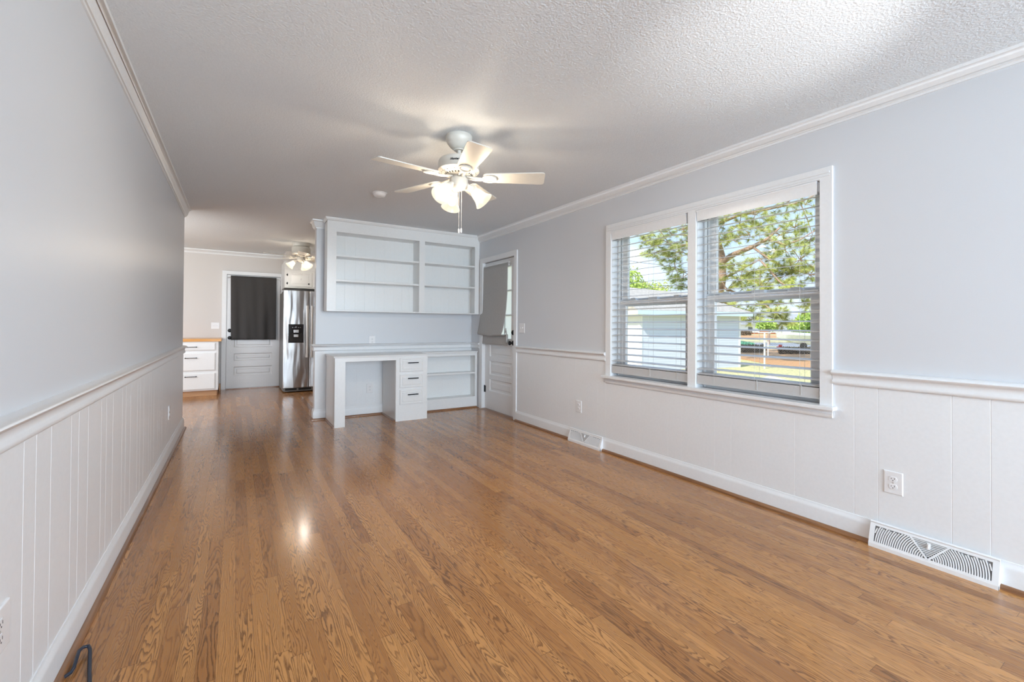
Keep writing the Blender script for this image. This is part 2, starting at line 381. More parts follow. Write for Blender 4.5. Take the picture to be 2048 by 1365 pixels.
def emit(name, col, st):
    t = NT(name); em = t.n.new('ShaderNodeEmission'); em.inputs[0].default_value = (*col, 1); em.inputs[1].default_value = st; t.l.new(em.outputs[0], t.o.inputs[0]); return t.m
def bulb_mat():
    t = NT('glowing_bulb'); em = t.n.new('ShaderNodeEmission'); em.inputs[0].default_value = (1.0, 0.9, 0.72, 1); em.inputs[1].default_value = 3.0
    tr = t.n.new('ShaderNodeBsdfTransparent'); a = t.n.new('ShaderNodeAddShader'); t.l.new(em.outputs[0], a.inputs[0]); t.l.new(tr.outputs[0], a.inputs[1]); t.l.new(a.outputs[0], t.o.inputs[0]); return t.m
M['bulb'] = bulb_mat()
# outdoors
def siding(name, col, pitch=0.115):
    t = NT(name); t.tc = t.n.new('ShaderNodeTexCoord'); sp = t.n.new('ShaderNodeSeparateXYZ'); t.l.new(t.tc.outputs['Object'], sp.inputs[0])
    f = t.math('FRACT', t.math('DIVIDE', sp.outputs[2], pitch)); cc = t.ramp(f, (0.0, tuple(c * 0.55 for c in col)), (0.10, col)); t.l.new(cc, t.b.inputs['Base Color'])
    t.b.inputs['Roughness'].default_value = 0.6; t.bump(t.math('SUBTRACT', 1.0, f), 0.6, 0.02); return t.m
M['siding'] = siding('pale_aqua_lap_siding', (0.62, 0.665, 0.74))
M['whiteout'] = mat('white_exterior_paint', (0.80, 0.80, 0.78), 0.5, var=0.02)
M['fascia'] = mat('pale_blue_fascia', (0.62, 0.76, 0.84), 0.5, var=0.02)
M['soffit'] = mat('cream_soffit', (0.62, 0.55, 0.36), 0.6, var=0.03)
M['shingle'] = mat('grey_brown_shingle', (0.50, 0.455, 0.39), 0.85, bump=(9, 0.4, 0.02), var=0.18)
M['shingle2'] = mat('light_grey_shingle', (0.44, 0.44, 0.46), 0.85, bump=(9, 0.4, 0.02), var=0.12)
M['brick'] = mat('orange_red_brick', (0.55, 0.24, 0.13), 0.85, bump=(14, 0.4, 0.01), var=0.25)
M['grass'] = mat('dry_spring_lawn', (0.62, 0.56, 0.27), 0.95, bump=(11, 0.6, 0.03), var=0.32)
M['straw'] = mat('orange_pine_straw', (0.60, 0.33, 0.15), 0.95, bump=(14, 0.6, 0.03), var=0.25)
M['sand'] = mat('pale_sandy_soil', (0.72, 0.64, 0.50), 0.95, bump=(12, 0.4, 0.02), var=0.15)
M['road'] = mat('grey_asphalt', (0.36, 0.37, 0.39), 0.9, bump=(30, 0.2, 0.01), var=0.1)
M['hedge'] = mat('dark_hedge_leaf', (0.19, 0.15, 0.10), 0.9, bump=(20, 0.5, 0.02), var=0.4)
M['leaf'] = mat('bright_green_leaf', (0.48, 0.62, 0.15), 0.8, var=0.3)
M['needle'] = mat('yellow_green_pine_needle', (0.54, 0.57, 0.17), 0.7, bump=(0.9, 0, 0), var=0.35)
M['bark'] = mat('pinkish_brown_pine_bark', (0.45, 0.31, 0.23), 0.9, bump=(14, 0.8, 0.03), var=0.35)
M['galv'] = mat('galvanised_wire', (0.45, 0.46, 0.46), 0.5, 0.4, var=0.05)
M['boat'] = mat('pale_grey_green_tarp', (0.55, 0.58, 0.52), 0.8, bump=(5, 0.4, 0.03), var=0.1)
M['green'] = mat('green_plastic', (0.13, 0.42, 0.26), 0.5, var=0.1)
M['carpaint'] = mat('dark_blue_car_paint', (0.03, 0.05, 0.12), 0.2, var=0.1)
M['tyre'] = mat('black_tyre_rubber', (0.02, 0.02, 0.02), 0.8, var=0.1)
M['red'] = mat('faded_red_paint', (0.55, 0.08, 0.06), 0.5, var=0.1)

# ------------------------------------------------------------------ room shell
XL, XR, YF, YK, YB = -0.503, 2.96, 5.90, 9.49, -4.0
XFS = 0.828                                   # free end of the far wall stub
def zc(y): return 2.42 + 0.0065 * y           # the ceiling rises slightly towards the kitchen
GZ = -0.70
fl = MB().box(-3.1, 3.1, YB - .1, YK + .15, -0.06, 0.0).build('floor', M['floor'], origin=(0, 0, 0)); struct(fl, 'narrow strip oak floor with a warm brown glossy finish')
cb = MB(); y0, y1 = YB - .12, YK + .15
cb.add([(-3.15, y0, zc(y0)), (3.1, y0, zc(y0)), (3.1, y1, zc(y1)), (-3.15, y1, zc(y1)), (-3.15, y0, 2.62), (3.1, y0, 2.62), (3.1, y1, 2.62), (-3.15, y1, 2.62)],
    [(0, 1, 2, 3), (7, 6, 5, 4), (0, 4, 5, 1), (1, 5, 6, 2), (2, 6, 7, 3), (3, 7, 4, 0)])
struct(cb.build('ceiling', M['ceil'], origin=(0, 0, 0)), 'white stippled ceiling')
struct(MB().box(-3.6, 3.55, YB - .6, YK + .6, 2.64, 2.85).build('roof', M['shingle']))
WO = (1.270, 2.178), (2.115, 3.010)           # the two window openings along the right wall
WZ0, WZ1 = 0.715, 2.055
DO = (4.695, 5.535, 2.058)                    # door opening in the right wall
holes = [(WO[0][0], WO[0][1], WZ0, WZ1), (WO[1][0], WO[1][1], WZ0, WZ1), (DO[0], DO[1], 0.0, DO[2])]
holes[0] = (1.270, 2.115, WZ0, WZ1); holes[1] = (2.178, 3.010, WZ0, WZ1)
WO = (1.270, 2.115), (2.178, 3.010)
struct(MB().plate((XR, 0, 0), Y, Z, NX, YB, YK + .1, 0, 2.60, 0.13, holes).build('wall_right', M['wall'], origin=(XR, 0, 0)), 'pale blue grey wall with the double window')
struct(MB().plate((3.09 + .012, 0, 0), Y, Z, X, YB - .1, YK + .2, GZ - .05, 2.62, 0.012, holes).build('wall_outer', M['siding'], origin=(3.1, 0, 0)), 'outer lap siding of the house behind the right wall')
struct(MB().box(XL - .137, XL, YB, 6.13, 0, 2.60).build('wall_left', M['wall']), 'pale blue grey wall running along the left side')
struct(MB().box(XFS, XR, YF, YF + .12, 0, 2.60).build('wall_far', M['wall']), 'pale blue grey partition behind the desk and bookcase')
struct(MB().plate((0, YB, 0), X, Z, Y, XL - .12, XR, 0, 2.60, 0.12, [(-0.2, 2.7, 0.35, 2.3)]).build('wall_back', M['wall']), 'wall behind the camera with an opening made for the fill lamp')
struct(MB().box(-3.1, 3.09, YK, YK + .12, 0, 2.60).build('wall_kitchen', M['kwall']), 'warm grey wall at the back of the kitchen')
struct(MB().plate((-3.0, 0, 0), Y, Z, X, 6.13, YK, 0, 2.60, 0.10, [(6.7, 8.5, .9, 2.1)]).build('wall_kitchen_left', M['kwall']), 'left wall of the kitchen')
struct(MB().plate((0, 6.13, 0), X, Z, Y, -3.1, XL - .137, 0, 2.60, 0.13, [(-2.45, -1.05, .88, 2.12)]).build('wall_kitchen_front', M['kwall']), 'kitchen side wall behind the left wall')  # opening cut only for the added kitchen fill lamp

# mouldings
CT = 9.0                                      # marks "up to the ceiling" in a profile
def ztop(y, z): return zc(y) - (CT - z) if z > 5 else z
crown = [(0, 2.358), (0.008, 2.358), (0.010, 2.368), (0.016, 2.370), (0.018, 2.378), (0.026, 2.386), (0.036, CT - .030), (0.045, CT - .018), (0.052, CT - .014), (0.054, CT), (0, CT)]
rail = [(0, 0.843), (0.010, 0.843), (0.016, 0.849), (0.018, 0.862), (0.012, 0.872), (0.014, 0.894), (0.022, 0.900), (0.030, 0.904), (0.034, 0.912), (0.030, 0.920), (0.018, 0.925), (0.006, 0.928), (0, 0.928)]
base = [(0, 0.0), (0.014, 0.0), (0.014, 0.092), (0.012, 0.104), (0.006, 0.112), (0.004, 0.124), (0, 0.126)]
shoe = [(0.014, 0.0), (0.034, 0.0), (0.034, 0.006), (0.031, 0.013), (0.025, 0.018), (0.014, 0.020)]
PL = [(XL - .137, 6.13), (XL, 6.13), (XL, YB)]
PLb = list(PL)
PR1 = [(XR, YB), (XR, 1.206)]; PR2 = [(XR, 3.072), (XR, 4.632)]
PF = [(XR, YF), (XFS, YF), (XFS, YF + .12), (XFS + .1, YF + .12)]
struct(MB().sweep(crown, [(XL - .137, 6.13), (XL, 6.13), (XL, YB), (XR, YB), (XR, YF), (XFS, YF), (XFS, YF + .12), (1.0, YF + .12)], ztop).build('trim_1', M['white'], smooth=50), 'white crown moulding round the living room')
kc = [(a, z + .055 if z < 5 else z) for a, z in crown]
struct(MB().sweep(kc, [(XR, YK), (-3.0, YK), (-3.0, 6.13)], ztop).build('trim_2', M['white'], smooth=50), 'white crown moulding on the kitchen back wall')
for i, p in enumerate((PL, PR1, PR2, [(XR, 5.61), (XR, YF), (XFS, YF), (XFS, YF + .12)])):
    struct(MB().sweep([(a + .006 if a else 0, z) for a, z in rail], p).build('trim_%d' % (3 + i), M['white'], smooth=50), ['white chair rail on the left wall', 'white chair rail right of the window', 'white chair rail between door and window', 'white chair rail behind the desk'][i])
for i, p in enumerate((PL, [(XR, YB), (XR, 4.632)], [(XR, YF), (XFS, YF), (XFS, YF + .12)])):
    nm = ('left', 'right', 'far')[i]
    struct(MB().sweep([(a + .006 if a else 0, z) for a, z in base], p).build('baseboard_' + nm, M['white'], smooth=50), 'white baseboard, %s side' % nm)
    struct(MB().sweep([(a + .006, z) for a, z in shoe], p).build('trim_%d' % (7 + i), M['shoe_x' if nm == 'far' else 'shoe_y'], smooth=50), 'brown stained shoe moulding, %s side' % nm)
# V-grooved wainscot boards
def grooved(name, O, U, N, u0, u1, z0, z1, gr, label):
    O, U, N = map(Vector, (O, U, N)); th, w, d = 0.006, 0.004, 0.0007
    pr = [(u0, 0), (u0, th)]
    for g in sorted(gr):
        if u0 + w < g < u1 - w: pr += [(g - w / 2, th), (g - w * .15, th - d), (g + w * .15, th - d), (g + w / 2, th)]
    pr += [(u1, th), (u1, 0)]
    struct(MB().prism(pr, O, U, N, Vector(Z), z0, z1).build(name, M['white']), label)
per = 0.4195
gl = [1.855 + per * k + o for k in range(-15, 11) for o in (0.0, 0.125, 0.329)]
gr_ = [0.573 + per * k + o for k in range(-6, 11) for o in (0.0, 0.131, 0.422 - per * 0 if False else 0.0)]
gr_ = [0.573, 0.704, 0.995, 1.103, 1.414, 1.62, 1.833, 1.961, 2.24, 2.37, 2.66, 2.79, 3.08, 3.184, 3.517, 3.632, 3.824, 3.935, 4.139, 4.358, 4.49, 0.28, 0.15, -.14, -.27, -.56, -.69, -.98, -1.1, -1.4]
gf = [0.93, 1.07, 1.20, 1.32, 1.43, 1.56, 1.72, 1.9, 2.2, 2.35, 2.6]
grooved('trim_10', (XL, 0, 0), Y, X, YB, 6.13, 0.0, 0.845, gl, 'white grooved wainscot boards on the left wall')
grooved('trim_11', (XR, 0, 0), Y, NX, YB, 1.206, 0.0, 0.845, gr_, 'white grooved wainscot boards right of the window')
grooved('trim_12', (XR, 0, 0), Y, NX, 1.206, 3.072, 0.0, 0.655, gr_, 'white grooved wainscot boards under the window')
grooved('trim_13', (XR, 0, 0), Y, NX, 3.072, 4.632, 0.0, 0.845, gr_, 'white grooved wainscot boards between door and window')
grooved('trim_14', (0, YF, 0), X, NY, XFS, XR, 0.0, 0.845, gf, 'white grooved wainscot boards behind the desk')
struct(box('trim_15', M['white'], None, XFS - .006, XFS, YF - .006, YF + .12, 0, 0.845), 'white board on the end of the partition')
struct(box('trim_16', M['white'], None, XL - .137, XL + .006, 6.13, 6.136, 0, 0.845), 'white board on the end of the left wall')

# window casing with mullion, stool and apron
cs = MB(); n1, n2 = 1.207, 3.072
cs.plate((XR - .018, 0, 0), Y, Z, NX, n1, n2, WZ0 - .005, 2.118, 0.018, [(WO[0][0] + .004, WO[0][1] - .004, 0, WZ1 - .004), (WO[1][0] + .004, WO[1][1] - .004, 0, WZ1 - .004)])
cs.box(XR - .024, XR - .018, n1 + .012, n2 - .012, 2.080, 2.090); cs.box(XR - .023, XR - .018, n1 + .012, n2 - .012, 2.062, 2.068)
struct(cs.build('trim_17', M['white'], bevel=0.002), 'white casing round the double window')
st = MB().box(XR - .060, XR + .13, n1 - .02, n2 + .02, WZ0 - .024, WZ0 - .002)
struct(st.build('trim_18', M['white'], bevel=0.003, seg=2), 'white window stool')
ap = MB().prism([(0, .645), (.012, .645), (.016, .652), (.016, .668), (.010, .674), (.012, .686), (.022, .692), (0, .692)], (XR - .006, 0, 0), NX, Z, Y, n1, n2)
struct(ap.build('trim_19', M['white'], smooth=40), 'white apron below the window stool')

def window(i, a, b):
    root = empty('window_%d' % i, (3.05, (a + b) / 2, WZ0)); struct(root, 'white double hung window, %s of the pair' % ('right' if i == 1 else 'left'))
    jx0, jx1 = XR, 3.115
    fr = MB().plate((3.03, 0, 0), Y, Z, NX, a, b, WZ0, WZ1, 0.085, [(a + .028, b - .028, WZ0 + .03, WZ1 - .02)]); 
    fr.box(3.022, 3.03, a + .018, a + .028, WZ0, WZ1).box(3.022, 3.03, b - .028, b - .018, WZ0, WZ1)
    struct(fr.build('window_frame', M['vinyl'], root, bevel=0.001))
    struct(MB().box(3.048, 3.058, b - .0292, b - .028, 1.42, WZ1 - .03).box(3.048, 3.052, b - .0292, b - .028, WZ0 + .04, 1.40).build('balance_track', M['vent_dark'], root))
    jb = MB()
    for y_, s in ((a, 1), (b, -1)): jb.box(jx0, 3.03, y_, y_ + s * .006, WZ0, WZ1)
    jb.box(jx0, 3.03, a, b, WZ1 - .006, WZ1)
    struct(jb.build('window_jamb', M['white'], root))
    um, lm_ = 1.375, 1.405
    up = MB().plate((3.075, 0, 0), Y, Z, NX, a + .03, b - .03, um, WZ1 - .022, 0.030, [(a + .085, b - .085, 1.420, 2.018)])
    up.rings((3.075, 0, 0), Y, Z, X, a + .085, b - .085, 1.420, 2.018, [(0, 0), (.008, .012)], cap=False)
    struct(up.build('upper_sash', M['vinyl'], root, bevel=0.0015))
    lo = MB().plate((3.042, 0, 0), Y, Z, NX, a + .03, b - .03, WZ0 + .03, lm_, 0.030, [(a + .095, b - .095, 0.815, 1.362)])
    lo.rings((3.042, 0, 0), Y, Z, X, a + .095, b - .095, 0.815, 1.362, [(0, 0), (.008, .012)], cap=False)
    lo.box(3.032, 3.042, a + .05, b - .05, 1.396, 1.405)
    struct(lo.build('lower_sash', M['vinyl'], root, bevel=0.0015))
    struct(box('glass_pane', M['glass'], root, 3.088, 3.091, a + .08, b - .08, 1.415, 2.023)); struct(box('glass_pane', M['glass'], root, 3.055, 3.058, a + .09, b - .09, 0.810, 1.367))
    for k in (0.22, 0.5, 0.78):
        y = a + (b - a) * k
        m = MB().box(3.035, 3.075, y - .045, y + .045, 1.405, 1.416).box(3.040, 3.065, y - .026, y + .026, 1.416, 1.430) if k != 0.5 else MB().box(3.035, 3.075, y - .045, y + .045, 1.405, 1.427)
        struct(m.build('sash_lock', M['vinyl'], root, bevel=0.003))
window(1, *WO[0]); window(2, *WO[1])

# horizontal blinds
def blind(a, b, label, x=2.985):
    root = empty('window_blind', (x, (a + b) / 2, WZ0)); tag(root, label, 'blind', 'white blinds in the double window')
    a += .010; b -= .008
    v = MB().prism([(0, 1.972), (.006, 1.968), (.008, 1.985), (.012, 2.030), (.018, 2.040), (.018, 2.048), (0, 2.048)], (2.955, 0, 0), NX, Z, Y, a + .010, b - .002)
    v.box(2.955, 2.985, a + .010, a + .014, 1.972, 2.046).box(2.955, 2.985, b - .006, b - .002, 1.972, 2.046)
    v.build('valance', M['white'], root, smooth=30)
    box('head_rail', M['vinyl'], root, 2.962, 3.015, a + .004, b - .004, 1.985, 2.046, bevel=0.003)
    tilt = 0.14; wd = 0.030
    def slat(z, tl, y0=a, y1=b, wdt=wd, arch=0.0015, th=.0024):
        pr = []
        for k in range(9):
            u = -wdt + 2 * wdt * k / 8; pr.append((u, u * tl + arch * (1 - (u / wdt) ** 2)))
        pr = pr + [(u, w_ - th) for u, w_ in pr[::-1]]
        return MB().prism(pr, (x, 0, z), X, Z, Y, y0, y1)
    for k in range(20):
        slat(1.966 - .0582 * k, tilt).build('slat', M['slat'], root, smooth=40)
    slat(0.824, 0.16, wdt=.034, arch=.002).build('slat', M['slat'], root, smooth=40)
    for k in range(13):
        slat(0.812 - .0047 * k, 0.12 - 0.008 * k, y0=a + .002 * (k % 2), th=.0041).build('slat', M['slat'], root, smooth=40)
    MB().prism([(-.029, .742), (.029, .745), (.029, .757), (-.029, .754)], (x, 0, 0), X, Z, Y, a, b).build('bottom_rail', M['slat'], root, bevel=0.002)
    for fr_ in (0.13, 0.47, 0.83):
        y = a + (b - a) * fr_
        for dx in (-wd, wd):
            MB().tube([(x + dx, y, 1.985), (x + dx * .98, y + .001, 1.4), (x + dx, y, 0.75)], 0.0009, 5).build('ladder_cord', M['cord'], root)
    y = a + (b - a) * 0.87
    MB().tube([(x - .034, y, 1.97), (x - .036, y, 1.45), (x - .034, y, 0.95)], 0.001, 5).build('lift_cord', M['cord'], root)
    for q in (0.12, 0.45):
        y = a + (b - a) * q
        MB().box(x - .033, x - .031, y - .002, y + .002, .752, .815).build('cord_tail', M['cord'], root)
blind(*WO[0], 'white wide slat blind in the wider right-hand window, nearer the camera')
blind(*WO[1], 'white wide slat blind in the left-hand window, nearer the door')

# ------------------------------------------------------------------ doors
def panel_door(O, U, N, w, h, t, panels, name, glassh=None):
    Nv = Vector(N); hs = list(panels) + ([glassh] if glassh else [])
    mb = MB().plate(O, U, Z, N, 0, w, 0, h, t, hs)
    for p_ in panels:
        mb.rings(O, U, Z, N, *p_, [(0, 0), (.004, -.004), (.012, -.012), (.014, -.014), (.030, -.014), (.034, -.010), (.036, -.010)])
        mb.rings(Vector(O) - Nv * t, U, Z, N, *p_, [(0, 0), (.012, .012)])
    return mb
def knobset(parent, P, N, zk, zd, rk=0.028):
    for nm, z in (('door_knob', zk), ('deadbolt', zd)):
        pr = [(0.0, 0.0), (.032, 0), (.032, .008), (.012, .012), (.010, .035), (.020, .042), (.028, .052), (.028, .062), (.018, .070), (0, .071)] if nm == 'door_knob' else [(0, 0), (.032, 0), (.033, .006), (.028, .016), (.020, .020), (0, .021)]
        m = MB().lathe(pr, align((P[0], P[1], z), N), 24)
        if nm == 'deadbolt': m.box(P[0] - .03 if N[0] else P[0] - .006, P[0] - .01 if N[0] else P[0] + .006, P[1] - .006 if N[0] else P[1] - .04, P[1] + .006 if N[0] else P[1] - .02, z - .012, z + .012)
        tag(m.build(nm, M['black'], parent, smooth=40), 'black %s' % nm.replace('_', ' '))
# side door
d1 = empty('door_1', (3.0, 5.115, 0)); struct(d1, 'white part glazed door in the right wall with a grey shade')
DX = 2.992
panels = [(.110, .700, .724, .930 - .03), (.110, .700, .476, .676), (.110, .700, .250, .424)]
dm = MB().plate((DX, DO[0] + .004, .016), Y, Z, NX, 0, .832, 0, 2.036, 0.04, [(.115, .705, .98, 1.93)] + panels)
for p_ in panels:
    dm.rings((DX, DO[0] + .004, .016), Y, Z, NX, *p_, [(0, 0), (.004, .0), (.018, -.014), (.040, -.014), (.052, -.006), (.054, -.006)])
    dm.rings((DX + .04, DO[0] + .004, .016), Y, Z, NX, *p_, [(0, 0), (.012, .012)])
struct(dm.build('door_slab', M['white'], d1))
mt = MB().box(DX + .008, DX + .026, DO[0] + .119, DO[0] + .709, 1.300, 1.318).box(DX + .008, DX + .026, DO[0] + .119, DO[0] + .709, 1.622, 1.640)
for k in (1, 2): mt.box(DX + .008, DX + .026, DO[0] + .119 + .59 * k / 3 - .009, DO[0] + .119 + .59 * k / 3 + .009, .99, 1.94)
mt.rings((DX, DO[0] + .004, .016), Y, Z, NX, .105, .715, .97, 1.94, [(0, 0), (0, .008), (.014, .008), (.02, -.006)], cap=False)
struct(mt.build('muntins', M['white'], d1)); struct(box('glass_pane', M['glare_glass'], d1, DX + .016, DX + .019, DO[0] + .115, DO[0] + .715, .99, 1.95))
knobset(d1, (DX, 4.775, 0), (-1, 0, 0), 0.952, 1.085)
for z in (.24, 1.05, 1.80):
    struct(MB().lathe([(0, 0), (.008, 0), (.008, .095), (0, .095)], T((DX - .006, 5.530, z)), 12).box(DX - .004, DX, 5.500, 5.536, z, z + .09).build('door_hinge', M['black'], d1, smooth=40))
struct(box('weatherstrip', M['dark'], d1, 2.988, 3.000, DO[0] + .002, DO[1] - .002, 2.050, 2.057))
struct(MB().prism([(2.915, 0.0), (2.955, .014), (3.09, .016), (3.09, 0)], (0, 0, 0), X, Z, Y, DO[0], DO[1]).build('threshold', M['shoe_y'], d1))
dc = MB().plate((XR - .018, 0, 0), Y, Z, NX, 4.632, 5.61, 0, 2.118, 0.018, [(DO[0] + .002, DO[1] - .004, -1, DO[2] - .004)])
for a, b in ((DO[0], DO[0] + .004), (DO[1] - .004, DO[1])): dc.box(XR, 3.09, a, b, 0, DO[2])
struct(dc.build('trim_20', M['white'], bevel=0.002), 'white casing round the side door')
struct(box('trim_21', M['white'], None, XR, 3.09, DO[0], DO[1], 2.054, 2.058), 'door head jamb')
# roman shade
rs = empty('roman_shade', (2.93, 5.2, 0.93)); tag(rs, 'grey linen roman shade bunched near its foot, hung over the side door glass', 'shade')
prof = [(2.962, 1.990), (2.958, 1.94), (2.957, 1.80), (2.955, 1.60), (2.950, 1.40), (2.938, 1.22), (2.918, 1.10), (2.906, 1.068), (2.912, 1.048), (2.932, 1.046), (2.948, 1.060), (2.955, 1.062), (2.957, 1.045), (2.952, 1.00), (2.950, .93), (2.952, .918)]
NY_ = 34; g = MB(); ya, yb = 4.872, 5.590
vs = []; 
for i, (x_, z_) in enumerate(prof):
    for j in range(NY_ + 1):
        s_ = j / NY_; low = max(0, (1.55 - z_) / .6)
        yy = ya + (yb - ya) * s_ + (0.030 * low * (s_ - .25) if i < 10 else -.02 * (1 - s_)) + (.045 * min(low, .9) if i < 10 and s_ < .15 else 0) * (1 - s_ / .15 if s_ < .15 else 0)
        vs.append((x_ + .004 * sin(s_ * 9 + i * .6) * min(1, low + .25) - .018 * low * (1 - s_) * (1 if i < 10 else 0.2), yy, z_ - .010 * sin(s_ * pi) * (1 if 5 < i < 12 else 0)))
fs = [(i * (NY_ + 1) + j, i * (NY_ + 1) + j + 1, (i + 1) * (NY_ + 1) + j + 1, (i + 1) * (NY_ + 1) + j) for i in range(len(prof) - 1) for j in range(NY_)]
g.add(vs, fs); g.build('shade_cloth', M['roman'], rs, smooth=70, solid=0.0025)
box('mounting_rail', M['white'], rs, 2.962, 2.988, 4.86, 5.585, 1.985, 2.004)
MB().tube([(2.940, 4.900, 1.075), (2.925, 4.865, 1.10), (2.915, 4.845, 1.13), (2.93, 4.845, 1.09), (2.935, 4.850, 1.02), (2.935, 4.845, .965), (2.93, 4.86, .94)], [.006, .012, .013, .006, .009, .010, .007], 8).build('cloth_tie', M['roman'], rs, smooth=60)
MB().lathe([(0, 0), (.008, .0), (.010, .012), (.006, .03), (0, .032)], T((2.960, 4.845, 1.945)), 12).build('cord_cleat', M['plastic'], rs, smooth=50)
MB().lathe([(0, 0), (.006, 0), (.006, .006), (0, .007)], align((2.905, 4.99, 1.062), (-1, 0, 0)), 10).build('button', M['dark'], rs)
# kitchen door
d2 = empty('door_2', (.27, 9.46, 0)); struct(d2, 'white panel door at the back of the kitchen')
KY = 9.455
kp = [(.112, .732, .742 - .012, .95), (.112, .732, .490, .632), (.112, .732, .215, .392)]
km = MB().plate((-.148, KY, .014), X, Z, NY, 0, .846, 0, 2.046, 0.035, [(h_[0], h_[1], h_[2], h_[3]) for h_ in kp])
for p_ in kp:
    km.rings((-.148, KY, .014), X, Z, NY, *p_, [(0, 0), (.004, 0), (.020, -.014), (.044, -.014), (.056, -.006), (.058, -.006)])
struct(km.build('door_slab', M['white'], d2)); knobset(d2, (-.098, KY, 0), (0, -1, 0), 0.925, 1.055)
struct(MB().box(.700, .712, KY - .012, KY, 1.78, 1.90).build('door_hinge', M['black'], d2)); struct(box('weatherstrip', M['dark'], d2, -.151, .704, KY - .004, KY + .01, 2.060, 2.066))
kcz = MB().plate((0, YK - .050, 0), X, Z, NY, -.222, .770, 0, 2.130, 0.050, [(-.151, .704, -1, 2.066)])
struct(kcz.build('trim_22', M['white'], bevel=0.002), 'white casing round the kitchen door')
struct(box('trim_23', M['shoe_x'], None, -.15, .70, YK - .10, YK - .02, 0, .014), 'wood threshold of the kitchen door')
# charcoal curtain on the kitchen door
cu = empty('door_curtain', (.27, 9.40, .89)); tag(cu, 'charcoal grey fabric panel on a thin rod covering the upper kitchen door', 'curtain')
NXc, NZc = 60, 26; vs = []
for i in range(NZc + 1):
    for j in range(NXc + 1):
        s_, t_ = j / NXc, i / NZc; amp = .006 + .016 * t_
        vs.append((-.092 + .727 * s_ + .012 * t_ * (1 - s_) , 9.415 - amp * (sin(s_ * 19 + 1.2 * t_) * .6 + sin(s_ * 31 - 2 * t_) * .3) - .008 * t_, 2.045 - 1.158 * t_))
MB().add(vs, [(i * (NXc + 1) + j, i * (NXc + 1) + j + 1, (i + 1) * (NXc + 1) + j + 1, (i + 1) * (NXc + 1) + j) for i in range(NZc) for j in range(NXc)]).build('curtain_cloth', M['curtain'], cu, smooth=80, solid=.002)
MB().tube([(-.135, 9.425, 2.012), (.69, 9.425, 2.012)], .004, 8).box(-.14, -.132, 9.40, 9.455, 1.998, 2.012).box(.686, .694, 9.40, 9.455, 1.998, 2.012).build('curtain_rod', M['silver'], cu)

# ------------------------------------------------------------------ built-ins
# wall bookcase
BY = 5.650
bc = empty('wall_bookcase', (1.93, 5.78, 1.333)); tag(bc, 'white open two bay bookcase hung on the wall above the desk', 'bookcase')
MB().plate((0, BY, 0), X, Z, NY, .911, 2.958, 1.333, 2.440, .02, [(1.017, 2.057, 1.347, 2.292), (2.134, 2.884, 1.347, 2.292)]).build('face_frame', M['cab'], bc, bevel=.0015)
for a, b in ((.917, .935), (2.940, 2.956)): box('side_panel', M['cab'], bc, a, b, BY + .02, YF - .006, 1.334, 2.42)
box('divider', M['cab'], bc, 2.057, 2.134, BY + .02, YF - .012, 1.347, 2.40)
box('bottom_panel', M['cab'], bc, .935, 2.940, BY + .02, YF - .006, 1.334, 1.347); box('top_panel', M['cab'], bc, .935, 2.940, BY + .02, YF - .006, 2.292, 2.312)
bk = MB()
O_, U_, N_ = Vector((0, YF, 0)), Vector(X), Vector(NY)
pr = [(.935, 0.030), (.935, .022)]
pr = [(.935, .0), (.935, .012)]
for g_ in (1.045, 1.16, 1.29, 1.41, 1.54, 1.66, 1.79, 1.90, 2.0, 2.22, 2.33, 2.46, 2.58, 2.70, 2.82): pr += [(g_ - .003, .012), (g_ - .001, .0105), (g_ + .001, .0105), (g_ + .003, .012)]
pr += [(2.94, .012), (2.94, 0)]
bk.prism(pr, O_, U_, N_, Vector(Z), 1.347, 2.30).build('back_panel', M['cab'], bc)
for z in (1.696, 1.998):
    box('shelf', M['cab'], bc, .935, 2.057, BY + .012, YF - .013, z, z + .023, bevel=.002); box('shelf', M['cab'], bc, 2.134, 2.940, BY + .012, YF - .013, z + .006, z + .027, bevel=.002)
cc_ = MB().sweep([(0, 2.420), (.006, 2.422), (.010, 2.432), (.018, CT - .012), (.022, CT - .005), (.022, CT), (0, CT)], [(2.956, BY), (.911, BY), (.911, YF - .05)], ztop)
cc_.build('cornice', M['cab'], bc, smooth=50)
# desk
DY = 5.31
dk = empty('built_in_desk', (1.5, 5.6, 0)); tag(dk, 'white built in desk with a knee hole and three drawers on its right', 'desk')
MB().prism([(DY - .012, .792), (DY - .014, .800), (DY - .010, .808), (DY - .002, .812), (YF - .022, .812), (YF - .022, .792)], (0, 0, 0), Y, Z, X, .938, 2.060).build('desk_top', M['cab'], dk)
box('side_panel', M['cab'], dk, .950, .968, DY + .02, YF - .024, 0, .792); box('side_panel', M['cab'], dk, 1.648, 1.664, DY + .02, YF - .024, 0, .792); box('side_panel', M['cab'], dk, 2.030, 2.048, DY + .02, YF - .024, 0, .792)
box('leg', M['cab'], dk, .950, 1.065, DY, DY + .03, 0, .745, bevel=.001)
box('apron', M['cab'], dk, .950, 1.650, DY, DY + .02, .745, .792)
MB().plate((0, DY, 0), X, Z, NY, 1.650, 2.050, 0, .792, .02, [(1.703, 1.987, .607, .760), (1.703, 1.987, .413, .562), (1.703, 1.987, .208, .376)]).build('drawer_bank_frame', M['cab'], dk)
